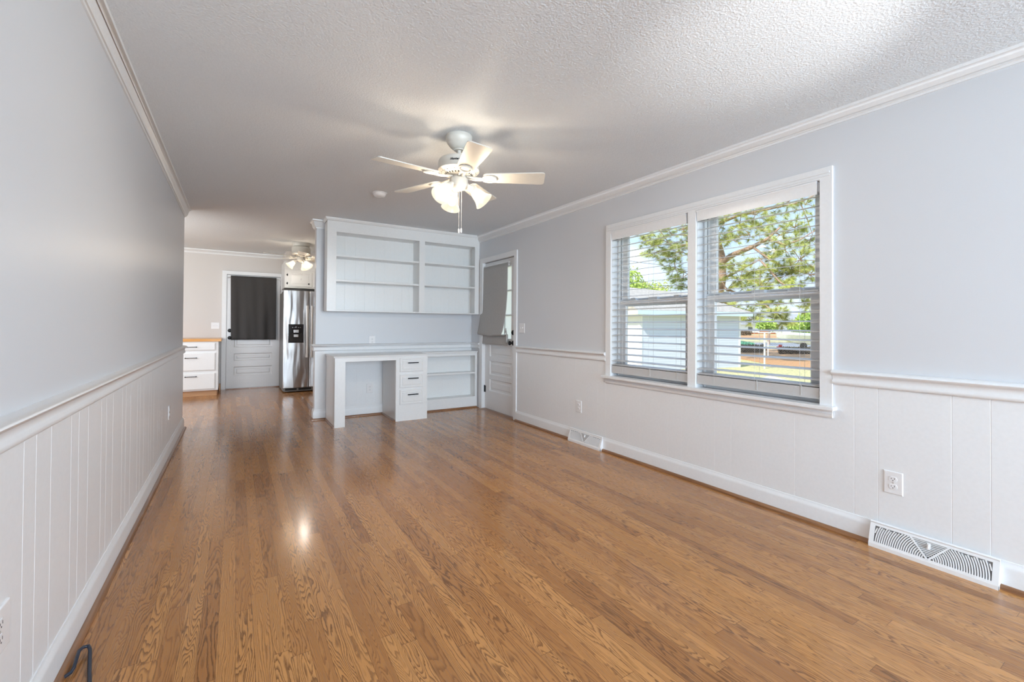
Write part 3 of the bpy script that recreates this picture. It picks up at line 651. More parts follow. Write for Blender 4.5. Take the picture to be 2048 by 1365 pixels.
for z0, z1, hz in ((.600, .767, .710), (.406, .567, .519), (.201, .381, .321)):
    m = MB().box(1.697, 1.993, DY - .012, DY - .001, z0, z1)
    m.rings((0, DY - .012, 0), X, Z, NY, 1.697, 1.993, z0, z1, [(.0, 0), (.002, .004), (.016, .005), (.020, .001), (.030, .001), (.034, .006), (.036, .006)])
    m.box(1.710, 1.980, DY, DY + .40, z0 + .012, z1 - .012)
    dr = m.build('drawer', M['cab'], dk)
    h = MB().box(1.788, 1.922, DY - .045, DY - .036, hz - .006, hz + .006).box(1.800, 1.810, DY - .04, DY - .012, hz - .004, hz + .004).box(1.900, 1.910, DY - .04, DY - .012, hz - .004, hz + .004)
    tag(h.build('drawer_handle', M['black'], dr, bevel=.002), 'black bar handle')
MB().prism([(0, 0), (-.016, 0), (-.015, .009), (-.009, .017), (0, .019)], (.950, 0, 0), X, Z, Y, DY + .004, YF - .04).build('shoe_strip', M['shoe_y'], dk)
MB().prism([(0, 0), (-.016, 0), (-.015, .009), (-.009, .017), (0, .019)], (1.648, 0, 0), X, Z, Y, DY + .01, YF - .04).build('shoe_strip', M['shoe_y'], dk)
# low shelf unit
LY = 5.690
ls = empty('low_shelf_unit', (2.5, 5.8, 0)); tag(ls, 'low white shelf unit with two open tiers between desk and door', 'shelf unit')
MB().plate((0, LY, 0), X, Z, NY, 2.066, 2.954, 0.0, .786, .02, [(2.10, 2.918, .160, .745)]).build('face_frame', M['cab'], ls, bevel=.001)
for a, b in ((2.066, 2.084), (2.936, 2.952)): box('side_panel', M['cab'], ls, a, b, LY + .02, YF - .03, 0, .786)
MB().prism([(LY - .014, .788), (LY - .016, .796), (LY - .010, .806), (YF - .03, .806), (YF - .03, .788)], (0, 0, 0), Y, Z, X, 2.062, 2.954).build('top_panel', M['cab'], ls)
box('shelf', M['cab'], ls, 2.084, 2.936, LY + .012, YF - .03, .485, .508, bevel=.002); box('bottom_panel', M['cab'], ls, 2.084, 2.936, LY + .02, YF - .03, .140, .160); box('back_panel', M['cab'], ls, 2.084, 2.936, YF - .029, YF - .025, .16, .786)
MB().prism([(0, 0), (-.018, 0), (-.017, .010), (-.010, .018), (0, .020)], (0, LY, 0), Y, Z, X, 2.066, 2.945).build('shoe_strip', M['shoe_x'], ls)
MB().tube([(2.068, LY - .004, .125), (2.078, LY - .010, .100), (2.088, LY - .006, .085)], .0035, 6).build('wire_stub', M['dark'], ls)

# ------------------------------------------------------------------ outlets, switches, vents, detector
def outlet(P, N, label, w=.080, h=.118):
    P = Vector(P); N = Vector(N); U = Vector(Z).cross(N)
    root = empty('wall_outlet', P); tag(root, label, 'outlet', 'white duplex outlets')
    m = MB().rings(P, U, Z, N, -w / 2, w / 2, -h / 2, h / 2, [(0, 0), (0, .003), (.002, .005), (.004, .0055)])
    m.build('cover_plate', M['plastic'], root)
    MB().lathe([(0, 0), (.0035, 0), (.003, .0012), (0, .0015)], align(P + N * .0055, N), 10).build('screw', M['silver'], root)
    for s in (-1, 1):
        cz = s * .0195; pts = []
        for k in range(24):
            a = 2 * pi * k / 24; pts.append((.0175 * cos(a), max(-.0125, min(.0125, .0165 * sin(a)))))
        r = MB().prism(pts, P + Vector((0, 0, cz)), U, Z, N, .004, .0078).build('receptacle', M['plastic'], root, smooth=40)
        q = P + Vector((0, 0, cz)) + N * .0080
        sl = MB()
        for du, hh in ((-.0065, .0035), (.0065, .0045)):
            sl.prism([(du - .0011, -.001), (du + .0011, -.001), (du + .0011, hh * 1.6), (du - .0011, hh * 1.6)], q, U, Z, N, -.001, .0002)
        sl.lathe([(0, 0), (.0024, 0), (.0024, .0012), (0, .0012)], align(q + Vector((0, 0, -.0065)) - N * .001, N), 10)
        sl.build('slots', M['dark'], r)
outlet((XR - .006, .929, .353), NX, 'white duplex outlet on the right wall above the nearest floor vent')
outlet((XR - .006, 3.460, .358), NX, 'white duplex outlet on the right wall between door and window', .084)
outlet((XL + .006, 4.935, .385), X, 'white duplex outlet far along the left wall wainscot')
outlet((XL + .006, 1.615, .393), X, 'white outlet cut by the left edge of the photo on the left wall', .120)
outlet((1.512, YF, .967), NY, 'white duplex outlet on the blue wall above the desk top')
outlet((1.487, YF - .006, .345), NY, 'white duplex outlet inside the desk knee hole')
def switch(P, N, w, n_, label):
    P = Vector(P); N = Vector(N); U = Vector(Z).cross(N)
    root = empty('light_switch', P); tag(root, label, 'switch')
    MB().rings(P, U, Z, N, -w / 2, w / 2, -.058, .058, [(0, 0), (0, .003), (.002, .005), (.004, .0055)]).build('cover_plate', M['plastic'], root)
    for k in range(n_):
        u = (k - (n_ - 1) / 2) * .046
        MB().prism([(-.005, .004), (.005, .004), (.0035, .014), (-.0035, .014)], P + U * u + Vector((0, 0, .001)), U, N, Z, -.004, .010).build('toggle', M['plastic'], root)
switch((XR, 4.528, 1.143), NX, .118, 2, 'white double switch plate beside the side door')
switch((-.316, YK, 1.14), NY, .122, 2, 'white double switch plate above the kitchen counter')

def vent(y0, y1, label):
    L = y1 - y0; cy = (y0 + y1) / 2; root = empty('floor_vent', (XR - .03, cy, 0)); tag(root, label, 'vent', 'white baseboard registers along the right wall')
    xb, xt, h = XR - .062, XR - .030, .120
    Nf = Vector((-(h - .018), 0, -(xb - xt))).normalized(); Nf = Vector((-h, 0, (xt - xb))).normalized()
    Vf = Vector((xt - xb, 0, h - .018)).normalized(); Of = Vector((xb, 0, .018)); Nf = Vector((-Vf.z, 0, Vf.x)); H = hypot(xt - xb, h - .018)
    # body: sloped-face case
    MB().prism([(xb + .010, 0), (XR - .021, 0), (XR - .021, h + .004), (xt + .008, h + .004)], (0, 0, 0), X, Z, Y, y0 + .003, y1 - .003).build('grille_backing', M['vent_dark'], root)
    cs_ = MB().prism([(xb, 0), (xb + .012, 0), (xb + .012, .018), (xb, .018)], (0, 0, 0), X, Z, Y, y0, y1)
    cs_.prism([(xt, h), (XR - .020, h + .004), (XR - .020, h + .010), (xt - .002, h + .006)], (0, 0, 0), X, Z, Y, y0, y1)
    for a in (y0, y1 - .003): cs_.prism([(xb, 0), (XR - .020, 0), (XR - .020, h + .006), (xt, h)], (0, 0, 0), X, Z, Y, a, a + .003)
    cs_.plate(Of, Y, Vf, Nf, y0, y1, 0, H, .0025, [(y0 + .022, y1 - .022, .014, H - .012)])
    cs_.build('vent_case', M['vent'], root)
    v0, v1 = .014, H - .012; half = L * .155
    def strip(p, q, wd_):
        p, q = Vector(p), Vector(q); d = (q - p).normalized(); w_ = Vector((-d.y, d.x)) * wd_ / 2
        return [(p - w_), (q - w_), (q + w_), (p + w_)]
    vb = MB()
    for s in (-1, 1): vb.prism([tuple(k) for k in strip((cy, v0 - .004), (cy + s * half, v1 + .003), .008)], Of, Y, Vf, Nf, -.003, .0005)
    vb.build('divider', M['vent'], root)
    for s in (-1, 1):
        fm = MB(); R0 = .022
        while R0 < L / 2 + .02:
            pts = []
            for k in range(25):
                a = (k / 24) * pi / 2; u = R0 * cos(a); v = v0 + R0 * sin(a) * 1.0
                lim = half * (v - v0) / (v1 - v0)
                if v <= v1 + .001 and u >= lim + .004 and u <= L / 2 - .022: pts.append((cy + s * u, v))
            for a_, b_ in zip(pts, pts[1:]): fm.prism([tuple(k) for k in strip(a_, b_, .0050)], Of, Y, Vf, Nf, -.006, -.0005)
            R0 += .0090
        if fm.v: fm.build('curved_fins', M['vent'], root)
    hf = MB(); v = v0 + .012
    while v < v1:
        w_ = half * (v - v0) / (v1 - v0) - .004; hf.prism([(cy - w_, v), (cy + w_, v), (cy + w_, v + .0040), (cy - w_, v + .0040)], Of, Y, Vf, Nf, -.006, -.0005); v += .0078
    hf.build('straight_fins', M['vent'], root)
    MB().prism([(cy - .007, v1 - .034), (cy + .007, v1 - .034), (cy + .007, v1 - .006), (cy - .007, v1 - .006)], Of, Y, Vf, Nf, 0, .0015).prism([(cy - .001, v1 - .030), (cy + .002, v1 - .030), (cy + .002, v1 - .012), (cy - .001, v1 - .012)], Of, Y, Vf, Nf, 0, .008).build('damper_lever', M['vent'], root)
vent(.540, 1.020, 'white baseboard register nearest the camera, below the outlet')
vent(3.095, 3.565, 'white baseboard register far along the right wall, below the window edge')
sm = empty('smoke_detector', (1.165, 4.319, zc(4.3) - .035)); tag(sm, 'round white smoke detector on the ceiling left of the fan', 'smoke detector')
MB().lathe([(0, -.036), (.040, -.036), (.052, -.030), (.060, -.016), (.062, -.008), (.070, -.006), (.070, 0), (0, 0)], T((1.165, 4.319, zc(4.3))), 32).build('detector_body', M['plastic'], sm, smooth=35)
MB().lathe([(0, 0), (.008, 0), (.008, -.002), (0, -.002)], T((1.185, 4.30, zc(4.3) - .036)), 12).build('test_button', M['vent'], sm)

# ------------------------------------------------------------------ ceiling fans
def fan(cx, cy, zb, r, th0, lights0, hug, label, bulb_power, root_name='ceiling_fan'):
    top = zc(cy); root = empty(root_name, (cx, cy, top)); tag(root, label, 'ceiling fan', 'ceiling fans with light kits')
    if not hug:
        MB().lathe([(0, top), (.086, top), (.089, top - .006), (.087, top - .028), (.078, top - .052), (.062, top - .074), (.046, top - .088), (.036, top - .092), (.034, top - .098), (0, top - .099)], T((cx, cy, 0)), 40).build('canopy', M['fan'], root, smooth=40)
        MB().lathe([(0, top - .09), (.013, top - .09), (.013, zb + .135), (.022, zb + .130), (.022, zb + .12), (0, zb + .12)], T((cx, cy, 0)), 20).build('downrod', M['fan'], root, smooth=40)
        mt_ = zb + .130
    else:
        mt_ = top
        MB().lathe([(0, top), (.125, top), (.128, top - .02), (.118, top - .055), (.105, top - .06), (0, top - .06)], T((cx, cy, 0)), 40).build('canopy', M['fan'], root, smooth=40)
        mt_ = top - .058
    mh = MB().lathe([(0, mt_), (.110, mt_), (.128, mt_ - .008), (.136, mt_ - .022), (.138, zb + .052), (.132, zb + .044), (.100, zb + .026), (.070, zb + .018), (.060, zb + .016), (0, zb + .016)], T((cx, cy, 0)), 48).build('motor_housing', M['fan'], root, smooth=35)
    ds = MB()
    for k in range(28):
        a = 2 * pi * k / 28
        q = T((cx, cy, 0), a)
        ds.add([(.086, -.0042, zb + .0195), (.118, -.0042, zb + .036), (.118, .0042, zb + .036), (.086, .0042, zb + .0195), (.086, -.0042, zb + .0225), (.118, -.0042, zb + .039), (.118, .0042, zb + .039), (.086, .0042, zb + .0225)], [(3, 2, 1, 0), (4, 5, 6, 7), (0, 1, 5, 4), (1, 2, 6, 5), (2, 3, 7, 6), (3, 0, 4, 7)], q)
    ds.build('cooling_slots', M['dark'], mh)
    MB().lathe([(0, zb + .018), (.050, zb + .018), (.052, zb + .004), (.060, zb), (.062, zb - .010), (.062, zb - .052), (.050, zb - .066), (.030, zb - .076), (0, zb - .078)], T((cx, cy, 0)), 36).build('switch_housing', M['fan'], root, smooth=35)
    for k in range(5):
        a = radians(th0 + 72 * k); Mx = T((cx, cy, zb + .006), a, radians(-11))
        r0, r1, w0, w1 = .165, r, .056, .074; pts = []
        def corner(cu_, cv, rr, a0):
            for q in range(6): an = radians(a0 + 90 * q / 5); pts.append((cu_ + rr * cos(an), cv + rr * sin(an)))
        corner(r1 - .022, w1 - .022, .022, 0); corner(r0 + .03, w0 - .03, .03, 90); corner(r0 + .03, -w0 + .03, .03, 180); corner(r1 - .022, -w1 + .022, .022, 270)
        b = MB(); n_ = len(pts); vv = [(u, v, z_) for z_ in (0, .006) for u, v in pts]
        b.add(vv, [tuple(range(n_))[::-1], tuple(range(n_, 2 * n_))] + [(i, (i + 1) % n_, n_ + (i + 1) % n_, n_ + i) for i in range(n_)], Mx)
        bl = b.build('blade', M['fan'], root, smooth=30)
        br = MB(); ring = [Mx @ Vector((.205 + .046 * cos(t * 2 * pi / 28), .040 * sin(t * 2 * pi / 28), -.006)) for t in range(28)]
        br.tube(ring, .006, 6, closed=True)
        arm = [Mx @ Vector(q) for q in ((.055, -.012, .004), (.10, -.014, -.004), (.14, -.012, -.008), (.165, -.006, -.007))]; arm2 = [Mx @ Vector(q) for q in ((.055, .012, .004), (.10, .014, -.004), (.14, .012, -.008), (.165, .006, -.007))]
        br.tube(arm, .007, 6).tube(arm2, .007, 6)
        br.add([(u, v, z_) for z_ in (-.004, -.0005) for u, v in [(.172, -.030), (.250, -.022), (.252, .022), (.172, .030)]], [(3, 2, 1, 0), (4, 5, 6, 7), (0, 1, 5, 4), (1, 2, 6, 5), (2, 3, 7, 6), (3, 0, 4, 7)], Mx)
        br.build('blade_bracket', M['fan'], bl, smooth=40)
    for k in range(3):
        a = radians(lights0 + 120 * k); dv = Vector((cos(a), sin(a), 0)); ax = (dv * .68 + Vector((0, 0, -.73))).normalized()
        base_ = Vector((cx, cy, zb - .045)) + dv * .050; neck = Vector((cx, cy, zb - .058)) + dv * .082
        MB().tube([base_, base_ + dv * .016 + Vector((0, 0, -.002)), neck, neck + ax * .02], [.012, .013, .015, .020], 12).lathe([(.012, 0), (.024, .002), (.026, .012), (.026, .036), (.022, .040), (0, .040)], align(neck + ax * .0, ax), 20).build('lamp_arm', M['fan'], root, smooth=50)
        pr = [(.026, .026), (.032, .038), (.038, .058), (.042, .080), (.047, .100), (.056, .118), (.066, .132), (.0645, .133), (.054, .120), (.045, .101), (.040, .080), (.036, .058), (.030, .040), (.024, .027)]
        sh = MB(); vs_ = []; seg_ = 72; kk = len(pr)
        for j in range(seg_):
            an = 2 * pi * j / seg_; rib = 1 + .018 * (j % 2)
            vs_ += [(q[0] * (rib if q[1] > .05 else 1) * cos(an), q[0] * (rib if q[1] > .05 else 1) * sin(an), q[1]) for q in pr]
        sh.add(vs_, [(j * kk + i, ((j + 1) % seg_) * kk + i, ((j + 1) % seg_) * kk + (i + 1) % kk, j * kk + (i + 1) % kk) for j in range(seg_) for i in range(kk)], align(neck, ax))
        so = sh.build('lamp_shade', M['shade'], root, smooth=60)
        tag(so, 'lit frosted ribbed glass shade')
        MB().lathe([(0, .040), (.012, .042), (.014, .056), (.024, .072), (.027, .088), (.022, .104), (.010, .112), (0, .113)], align(neck, ax), 20).build('bulb', M['bulb'], root, smooth=60)
        q = neck + ax * .080
        lo_ = light('bulb_light', 'POINT', q - root.location, bulb_power, (1.0, 0.90, 0.78), shadow_soft_size=.026); lo_.parent = root
    for dx, zl in ((.006, 1.81 if not hug else 1.98), (-.010, 1.808 if not hug else 1.90)):
        px = Vector((cx, cy, 0)) + CR.xy.to_3d() * (dx + .013)
        MB().tube([(px.x, px.y, zb - .07), (px.x, px.y, zl)], .0013, 6).build('pull_chain', M['bright'], root)
        MB().lathe([(0, -.022), (.0045, -.022), (.006, -.018), (.006, .004), (.002, .008), (0, .008)], T((px.x, px.y, zl)), 10).build('chain_pull', M['plastic'], root, smooth=40)
    return root
f1 = fan(1.255, 2.707, 2.150, .575, -31, -156, False, 'cream white five blade ceiling fan on a short rod, nearest the camera', 20.0)
f2 = fan(.87, 7.80, 2.245, .540, -93, -177, True, 'white ceiling fan mounted flush in the kitchen above the refrigerator', 8.0)
# script maker's mark on the motor housing
fc = bpy.data.curves.new('t', 'FONT'); fc.body = 'Hunter'; fc.size = .020; fc.shear = .45; fc.align_x = 'CENTER'; fc.extrude = .0004; fc.offset = .0006; fc.resolution_u = 3
to = bpy.data.objects.new('t', fc); C.objects.link(to); bpy.context.view_layer.update()
me = bpy.data.meshes.new_from_object(to.evaluated_get(bpy.context.evaluated_depsgraph_get())); bpy.data.objects.remove(to)
am = atan2(-2.707, -1.255) + radians(-12)     # the side of the housing that faces the camera
for v in me.vertices:
    a = am + v.co.x / .138; rr = .1388 + v.co.z
    v.co = Vector((rr * cos(a), rr * sin(a), 2.150 + .080 + v.co.y - zc(2.707)))
me.name = 'maker_mark'; me.materials.clear(); me.materials.append(M['dark'])
mk = bpy.data.objects.new('maker_mark', me); C.objects.link(mk); mk.parent = f1; tag(mk, 'dark script lettering on the fan motor')

# ------------------------------------------------------------------ kitchen
fr = empty('refrigerator', (1.14, 8.9, 0)); tag(fr, 'stainless steel side by side refrigerator with black dispenser panel', 'refrigerator')
FY = 8.47
MB().box(.690, 1.595, FY + .075, 9.32, .02, 1.735).build('cabinet_body', M['fridge_side'], fr, bevel=.004)
MB().box(.70, 1.585, FY + .08, FY + .6, 1.735, 1.755).build('top_cap', M['fridge_side'], fr)
for nm, a, b in (('freezer_door', .682, 1.079), ('fridge_door', 1.088, 1.600)):
    m = MB(); nseg = 16; pts = []
    for k in range(nseg + 1):
        u = a + (b - a) * k / nseg; s_ = abs(2 * k / nseg - 1); pts.append((u, FY + .010 * s_ ** 3))
    pts += [(b, FY + .070), (a, FY + .070)]
    m.prism(pts, (0, 0, 0), X, Y, Z, .082, 1.758)
    dd = m.build(nm, M['steel'], fr, smooth=30, bevel=.004)
    hx = 1.050 if nm[0:3] == 'fre' else 1.122
    MB().prism([(-.020, -.052), (-.014, -.060), (.014, -.060), (.020, -.052), (.020, -.045), (-.020, -.045)], (hx, FY, 0), X, Y, Z, .600, 1.500).box(hx - .012, hx + .012, FY - .046, FY + .004, .61, .65).box(hx - .012, hx + .012, FY - .046, FY + .004, 1.45, 1.49).build('door_handle', M['bright'], dd, bevel=.003)
dp = MB().rings((0, FY, 0), X, Z, NY, .758, .998, .856, 1.176, [(0, -.01), (0, .003), (.004, .006), (.012, .006)])
dpo = dp.build('water_dispenser', M['black_gloss'], fr, bevel=.002); dpo['label'] = 'glossy black water and ice dispenser'
MB().box(.785, .970, FY - .0085, FY - .0060, .885, 1.02).build('dispenser_recess', M['dark'], dpo)
MB().box(.838, .918, FY - .030, FY - .008, 1.030, 1.080).box(.842, .914, FY - .026, FY - .008, .955, 1.000).build('dispenser_paddle', M['silver'], dpo, bevel=.003)
ic = MB()
for k, u in enumerate((.815, .850, .906, .935)): ic.box(u, u + .018, FY - .0075, FY - .0062, 1.118, 1.122)
ic.prism([(-.010, .012), (-.006, .012), (0, -.008), (.006, .012), (.010, .012), (.002, -.014), (-.002, -.014)], (.878, FY - .0062, 1.128), X, Z, NY, 0, .0012).build('dispenser_marks', M['silver'], dpo)
MB().box(.70, 1.59, FY + .03, FY + .09, .018, .078).build('kick_grille', M['fridge_side'], fr)
MB().box(.72, .90, FY + .026, FY + .03, .035, .07).box(.93, 1.13, FY + .026, FY + .03, .035, .07).build('grille_slots', M['dark'], fr)
# cabinet over the refrigerator
uc = empty('upper_cabinet', (1.2, 9.1, 1.82)); tag(uc, 'white cabinet with black hinges above the refrigerator', 'cabinet')
UY = 8.80
MB().box(.720, 1.700, UY, YK - .006, 1.826, 2.30).build('cabinet_box', M['cab'], uc)
MB().box(.715, 1.705, UY - .012, YK - .006, 2.150, 2.185).build('moulding', M['cab'], uc, bevel=.004)
m = MB().box(.772, 1.160, UY - .018, UY - .001, 1.851, 2.112)
m.rings((0, UY - .018, 0), X, Z, NY, .772, 1.160, 1.851, 2.112, [(0, 0), (.002, .003), (.030, .004), (.034, -.001), (.048, -.001), (.060, .004), (.062, .004)]); ud = m.build('cabinet_door', M['cab'], uc)
for z in (1.905, 2.055): MB().lathe([(0, 0), (.018, 0), (.016, .004), (0, .005)], align((.765, UY - .002, z), NY), 14).box(.764, .774, UY - .014, UY - .002, z - .02, z + .02).build('hinge', M['black'], ud, smooth=40)
MB().box(1.096, 1.120, UY - .045, UY - .030, 1.893, 1.917).box(1.103, 1.113, UY - .032, UY - .018, 1.900, 1.910).build('cabinet_knob', M['black'], ud, bevel=.003)
m = MB().box(1.180, 1.640, UY - .018, UY - .001, 1.851, 2.112).build('cabinet_door', M['cab'], uc)
struct(MB().box(.740, 1.700, UY + .03, YK, 2.30, 2.55).box(.740, 1.70, UY + .03, YK, 2.185, 2.30).build('trim_24', M['kwall']), 'soffit above the kitchen cabinet')
# base cabinet and worktop
bcx = empty('base_cabinet', (-.9, 9.1, 0)); tag(bcx, 'white kitchen base cabinet with three drawers and black pulls', 'cabinet')
KF = 8.76
MB().box(-1.70, -.246, KF, YK - .004, .088, .882).build('cabinet_box', M['cab'], bcx)
MB().box(-1.70, -.262, KF + .045, KF + .07, 0, .088).box(-.266, -.258, KF + .045, YK - .004, 0, .088).build('toe_kick', M['kick'], bcx)
for z0, z1, hz in ((.742, .858, .797), (.414, .700, .622), (.108, .370, .322)):
    m = MB().box(-.905, -.284, KF - .018, KF - .001, z0, z1); m.rings((0, KF - .018, 0), X, Z, NY, -.905, -.284, z0, z1, [(0, 0), (.012, .006), (.014, .006)])
    dw = m.build('drawer', M['cab'], bcx)
    MB().tube([(-.688, KF - .050, hz), (-.530, KF - .050, hz)], .005, 8).box(-.686, -.674, KF - .052, KF - .022, hz - .007, hz + .007).box(-.544, -.532, KF - .052, KF - .022, hz - .007, hz + .007).build('drawer_pull', M['black'], dw)
m = MB().box(-1.60, -.925, KF - .018, KF - .001, .108, .858).build('cabinet_door', M['cab'], bcx)
tag(MB().box(-1.70, -.205, KF - .030, YK - .004, .884, .928).build('worktop', M['butcher'], bevel=.003), 'honey coloured butcher block worktop on the kitchen cabinet', 'countertop')
struct(MB().box(-.246, -.226, 9.34, 9.47, 0, .11).build('baseboard_kitchen', M['kick']), 'short wood base strip beside the kitchen door')

# dark cable on the floor
pts = [(-.470, 2.008, .006), (-.452, 2.020, .010), (-.448, 2.034, .016), (-.450, 2.075, .022), (-.452, 2.110, .026), (-.446, 2.130, .024), (-.432, 2.132, .022), (-.424, 2.112, .018), (-.414, 2.06, .012), (-.400, 1.99, .008), (-.385, 1.92, .006), (-.375, 1.84, .006), (-.37, 1.74, .006)]
tag(MB().tube(pts, .0055, 10).build('cable', M['cable'], smooth=60), 'dark cable looping on the floor by the left baseboard', 'cable')

# ------------------------------------------------------------------ outdoors
def flat(name, m, pts, z, t=.03, **k): return MB().prism([tuple(Vector(p).xy) for p in pts], (0, 0, z - t), X, Y, Z, 0, t).build(name, m, **k)
struct(flat('ground', M['grass'], [(3.1, -60), (140, -60), (140, 160), (3.1, 160)], GZ, origin=(0, 0, 0)), 'dry green lawn outside the window')
struct(flat('ground_far_side', M['grass'], [(-40, -60), (3.1, -60), (3.1, 160), (-40, 160)], GZ - .002, origin=(0, 0, 0)))
def shed():
    a = at(1281, 742, GZ); b = at(1480, 735, GZ); a.z = b.z = GZ
    u = (b - a).normalized(); L = (b - a).length; w = Vector((-u.y, u.x, 0)); D = 5.0; H = 2.50
    root = empty('garden_shed', a + u * L / 2 + w * D / 2); tag(root, 'pale blue green sided shed with a grey shingle roof behind the left window', 'shed')
    U_, W_ = tuple(u), tuple(w)
    MB().prism([(0, 0), (L, 0), (L, H), (0, H)], a, u, Z, w, 0, D).build('shed_walls', M['siding'], root)
    for k in (0, L): MB().prism([(-.05, 0), (.05, 0), (.05, H), (-.05, H)], a + u * (k + (.03 if k == 0 else -.03)) - w * .02, u, Z, w, 0, .03).build('corner_board', M['whiteout'], root)
    MB().prism([(-.04, 0), (.0, 0), (.0, H), (-.04, H)], a, u, Z, w, 0, .12).build('corner_board', M['whiteout'], root)
    MB().prism([(-.025, 0), (0, 0), (0, H), (-.025, H)], a, u, Z, w, .02, D).build('sunlit_end_wall', M['whiteout'], root)  # sunlight on the end wall is put into its white colour
    ov = .38; R = 1.05
    e0, e1 = -.45, L + .35; b0, b1 = -ov, D + ov; zE = H + .10; rm = D / 2
    P = lambda i, j, z: a + u * i + w * j + Vector((0, 0, z))
    rf = MB().add([P(e0, b0, zE), P(e1, b0, zE), P(e1 - 1.2, rm, zE + R), P(e0 , rm, zE + R + .25), P(e0, b1, zE), P(e1, b1, zE),
                   P(e0, b0, zE - .03), P(e1, b0, zE - .03), P(e1, b1, zE - .03), P(e0, b1, zE - .03)],
        [(0, 1, 2, 3), (3, 2, 5, 4), (1, 5, 2), (0, 3, 4), (9, 8, 7, 6), (0, 6, 7, 1), (1, 7, 8, 5), (5, 8, 9, 4), (4, 9, 6, 0)])
    rf.build('shed_roof', M['shingle'], root)
    MB().prism([(e0, zE - .20), (e1, zE - .20), (e1, zE - .02), (e0, zE - .02)], a + w * b0, u, Z, w, -.03, 0).build('fascia', M['fascia'], root)
    MB().prism([(e0, zE - .20), (e0 + .05, zE - .20), (e0 + .05, zE - .02), (e0, zE - .02)], a, u, Z, w, b0, b1).build('fascia', M['whiteout'], root)  # end fascia white as well, its sunlit tone put into the colour
    MB().prism([(e0, zE - .12), (e1, zE - .12), (e1, zE - .10), (e0, zE - .10)], a, u, Z, w, b0, 0).build('soffit', M['soffit'], root)
shed()
# ground patches, road
def strip_px(px0, px1, y0, y1): return [at(px0, y1, GZ), at(px1, y1, GZ), at(px1, y0, GZ), at(px0, y0, GZ)]
def flat3(name, m, pts, dz, **k):
    vs_ = [Vector((p.x, p.y, GZ + z_)) for z_ in (-.02, dz) for p in pts]; n_ = len(pts)
    return MB().add(vs_, [tuple(range(n_))[::-1], tuple(range(n_, 2 * n_))] + [(i, (i + 1) % n_, n_ + (i + 1) % n_, n_ + i) for i in range(n_)]).build(name, m, **k)
struct(flat3('pine_straw_bed', M['straw'], [at(x_, y_, GZ) for x_, y_ in ((1440, 712), (1500, 722), (1570, 736), (1660, 742), (1760, 748), (1760, 706), (1660, 704), (1560, 700), (1440, 698))], .02), 'orange pine straw beyond the lawn')
struct(flat3('sandy_patch', M['sand'], [at(x_, y_, GZ) for x_, y_ in ((1540, 752), (1600, 768), (1700, 790), (1800, 830), (1300, 830), (1380, 800))], .015), 'pale sandy soil close to the window')
struct(flat3('road', M['road'], [at(x_, y_, GZ) for x_, y_ in ((1380, 691.5), (1800, 697), (1800, 689), (1380, 684.5))], .02), 'grey street behind the fence')
struct(flat3('far_bed', M['straw'], [at(x_, y_, GZ) for x_, y_ in ((1380, 675), (1800, 679), (1800, 673), (1380, 670))], .03), 'orange mulch in front of the brick house')
# clothes-line post
cp = at(1529, 738, GZ); po = empty('clothesline_post', cp); tag(po, 'white T shaped clothesline post on the lawn beyond the right window', 'post')
H_ = 73 / F * (cp - EYE).dot(CF); u_ = CR.xy.to_3d().normalized()
MB().tube([cp, cp + Vector((0, 0, H_))], .035, 12).build('post', M['whiteout'], po, smooth=50)
MB().tube([cp + Vector((0, 0, H_ - .02)) - u_ * .28, cp + Vector((0, 0, H_ - .02)) + u_ * .28], .028, 10).build('crossbar', M['whiteout'], po, smooth=50)
MB().tube([cp + Vector((0, 0, H_ - .42)), cp + u_ * .16 + Vector((0, 0, H_ - .44)), cp + u_ * .16 + Vector((0, 0, H_ - 1.1)), cp + Vector((0, 0, H_ - 1.1))], .022, 10).build('side_bracket', M['whiteout'], po, smooth=50)
# chain-link fence
def fence():
    A, B = at(1430, 717, GZ), at(1760, 728, GZ); A.z = B.z = GZ; L = (B - A).length; u = (B - A).normalized(); H = 1.05
    root = empty('chain_link_fence', (A + B) / 2); tag(root, 'low grey chain link fence crossing the yard', 'fence')
    k = 0; n_ = int(L / 2.4)
    for k in range(n_ + 1): q = A + u * (L * k / n_); MB().tube([q, q + Vector((0, 0, H + .05))], .022, 8).build('post', M['galv'], root)
    MB().tube([A + Vector((0, 0, H)), B + Vector((0, 0, H))], .016, 8).build('top_rail', M['galv'], root)
    w = MB(); s = 0.0
    while s < L + H:
        for sg in (1, -1):
            s0, s1 = (s, s - H) if sg == 1 else (s - H, s)
            p0, p1, z0, z1 = s0, s1, 0, H
            def cl(pa, za, pb, zb_):
                if pa < 0: t_ = (0 - pa) / (pb - pa); pa, za = 0, za + (zb_ - za) * t_
                if pa > L: t_ = (L - pa) / (pb - pa); pa, za = L, za + (zb_ - za) * t_
                return pa, za
            a0 = cl(p0, z0, p1, z1); b0 = cl(p1, z1, p0, z0)
            if abs(a0[1] - b0[1]) > .02: w.tube([A + u * a0[0] + Vector((0, 0, a0[1])), A + u * b0[0] + Vector((0, 0, b0[1]))], .003, 3)
        s += .13
    tag(w.build('wire_mesh', M['galv'], root), kind='stuff')
fence()
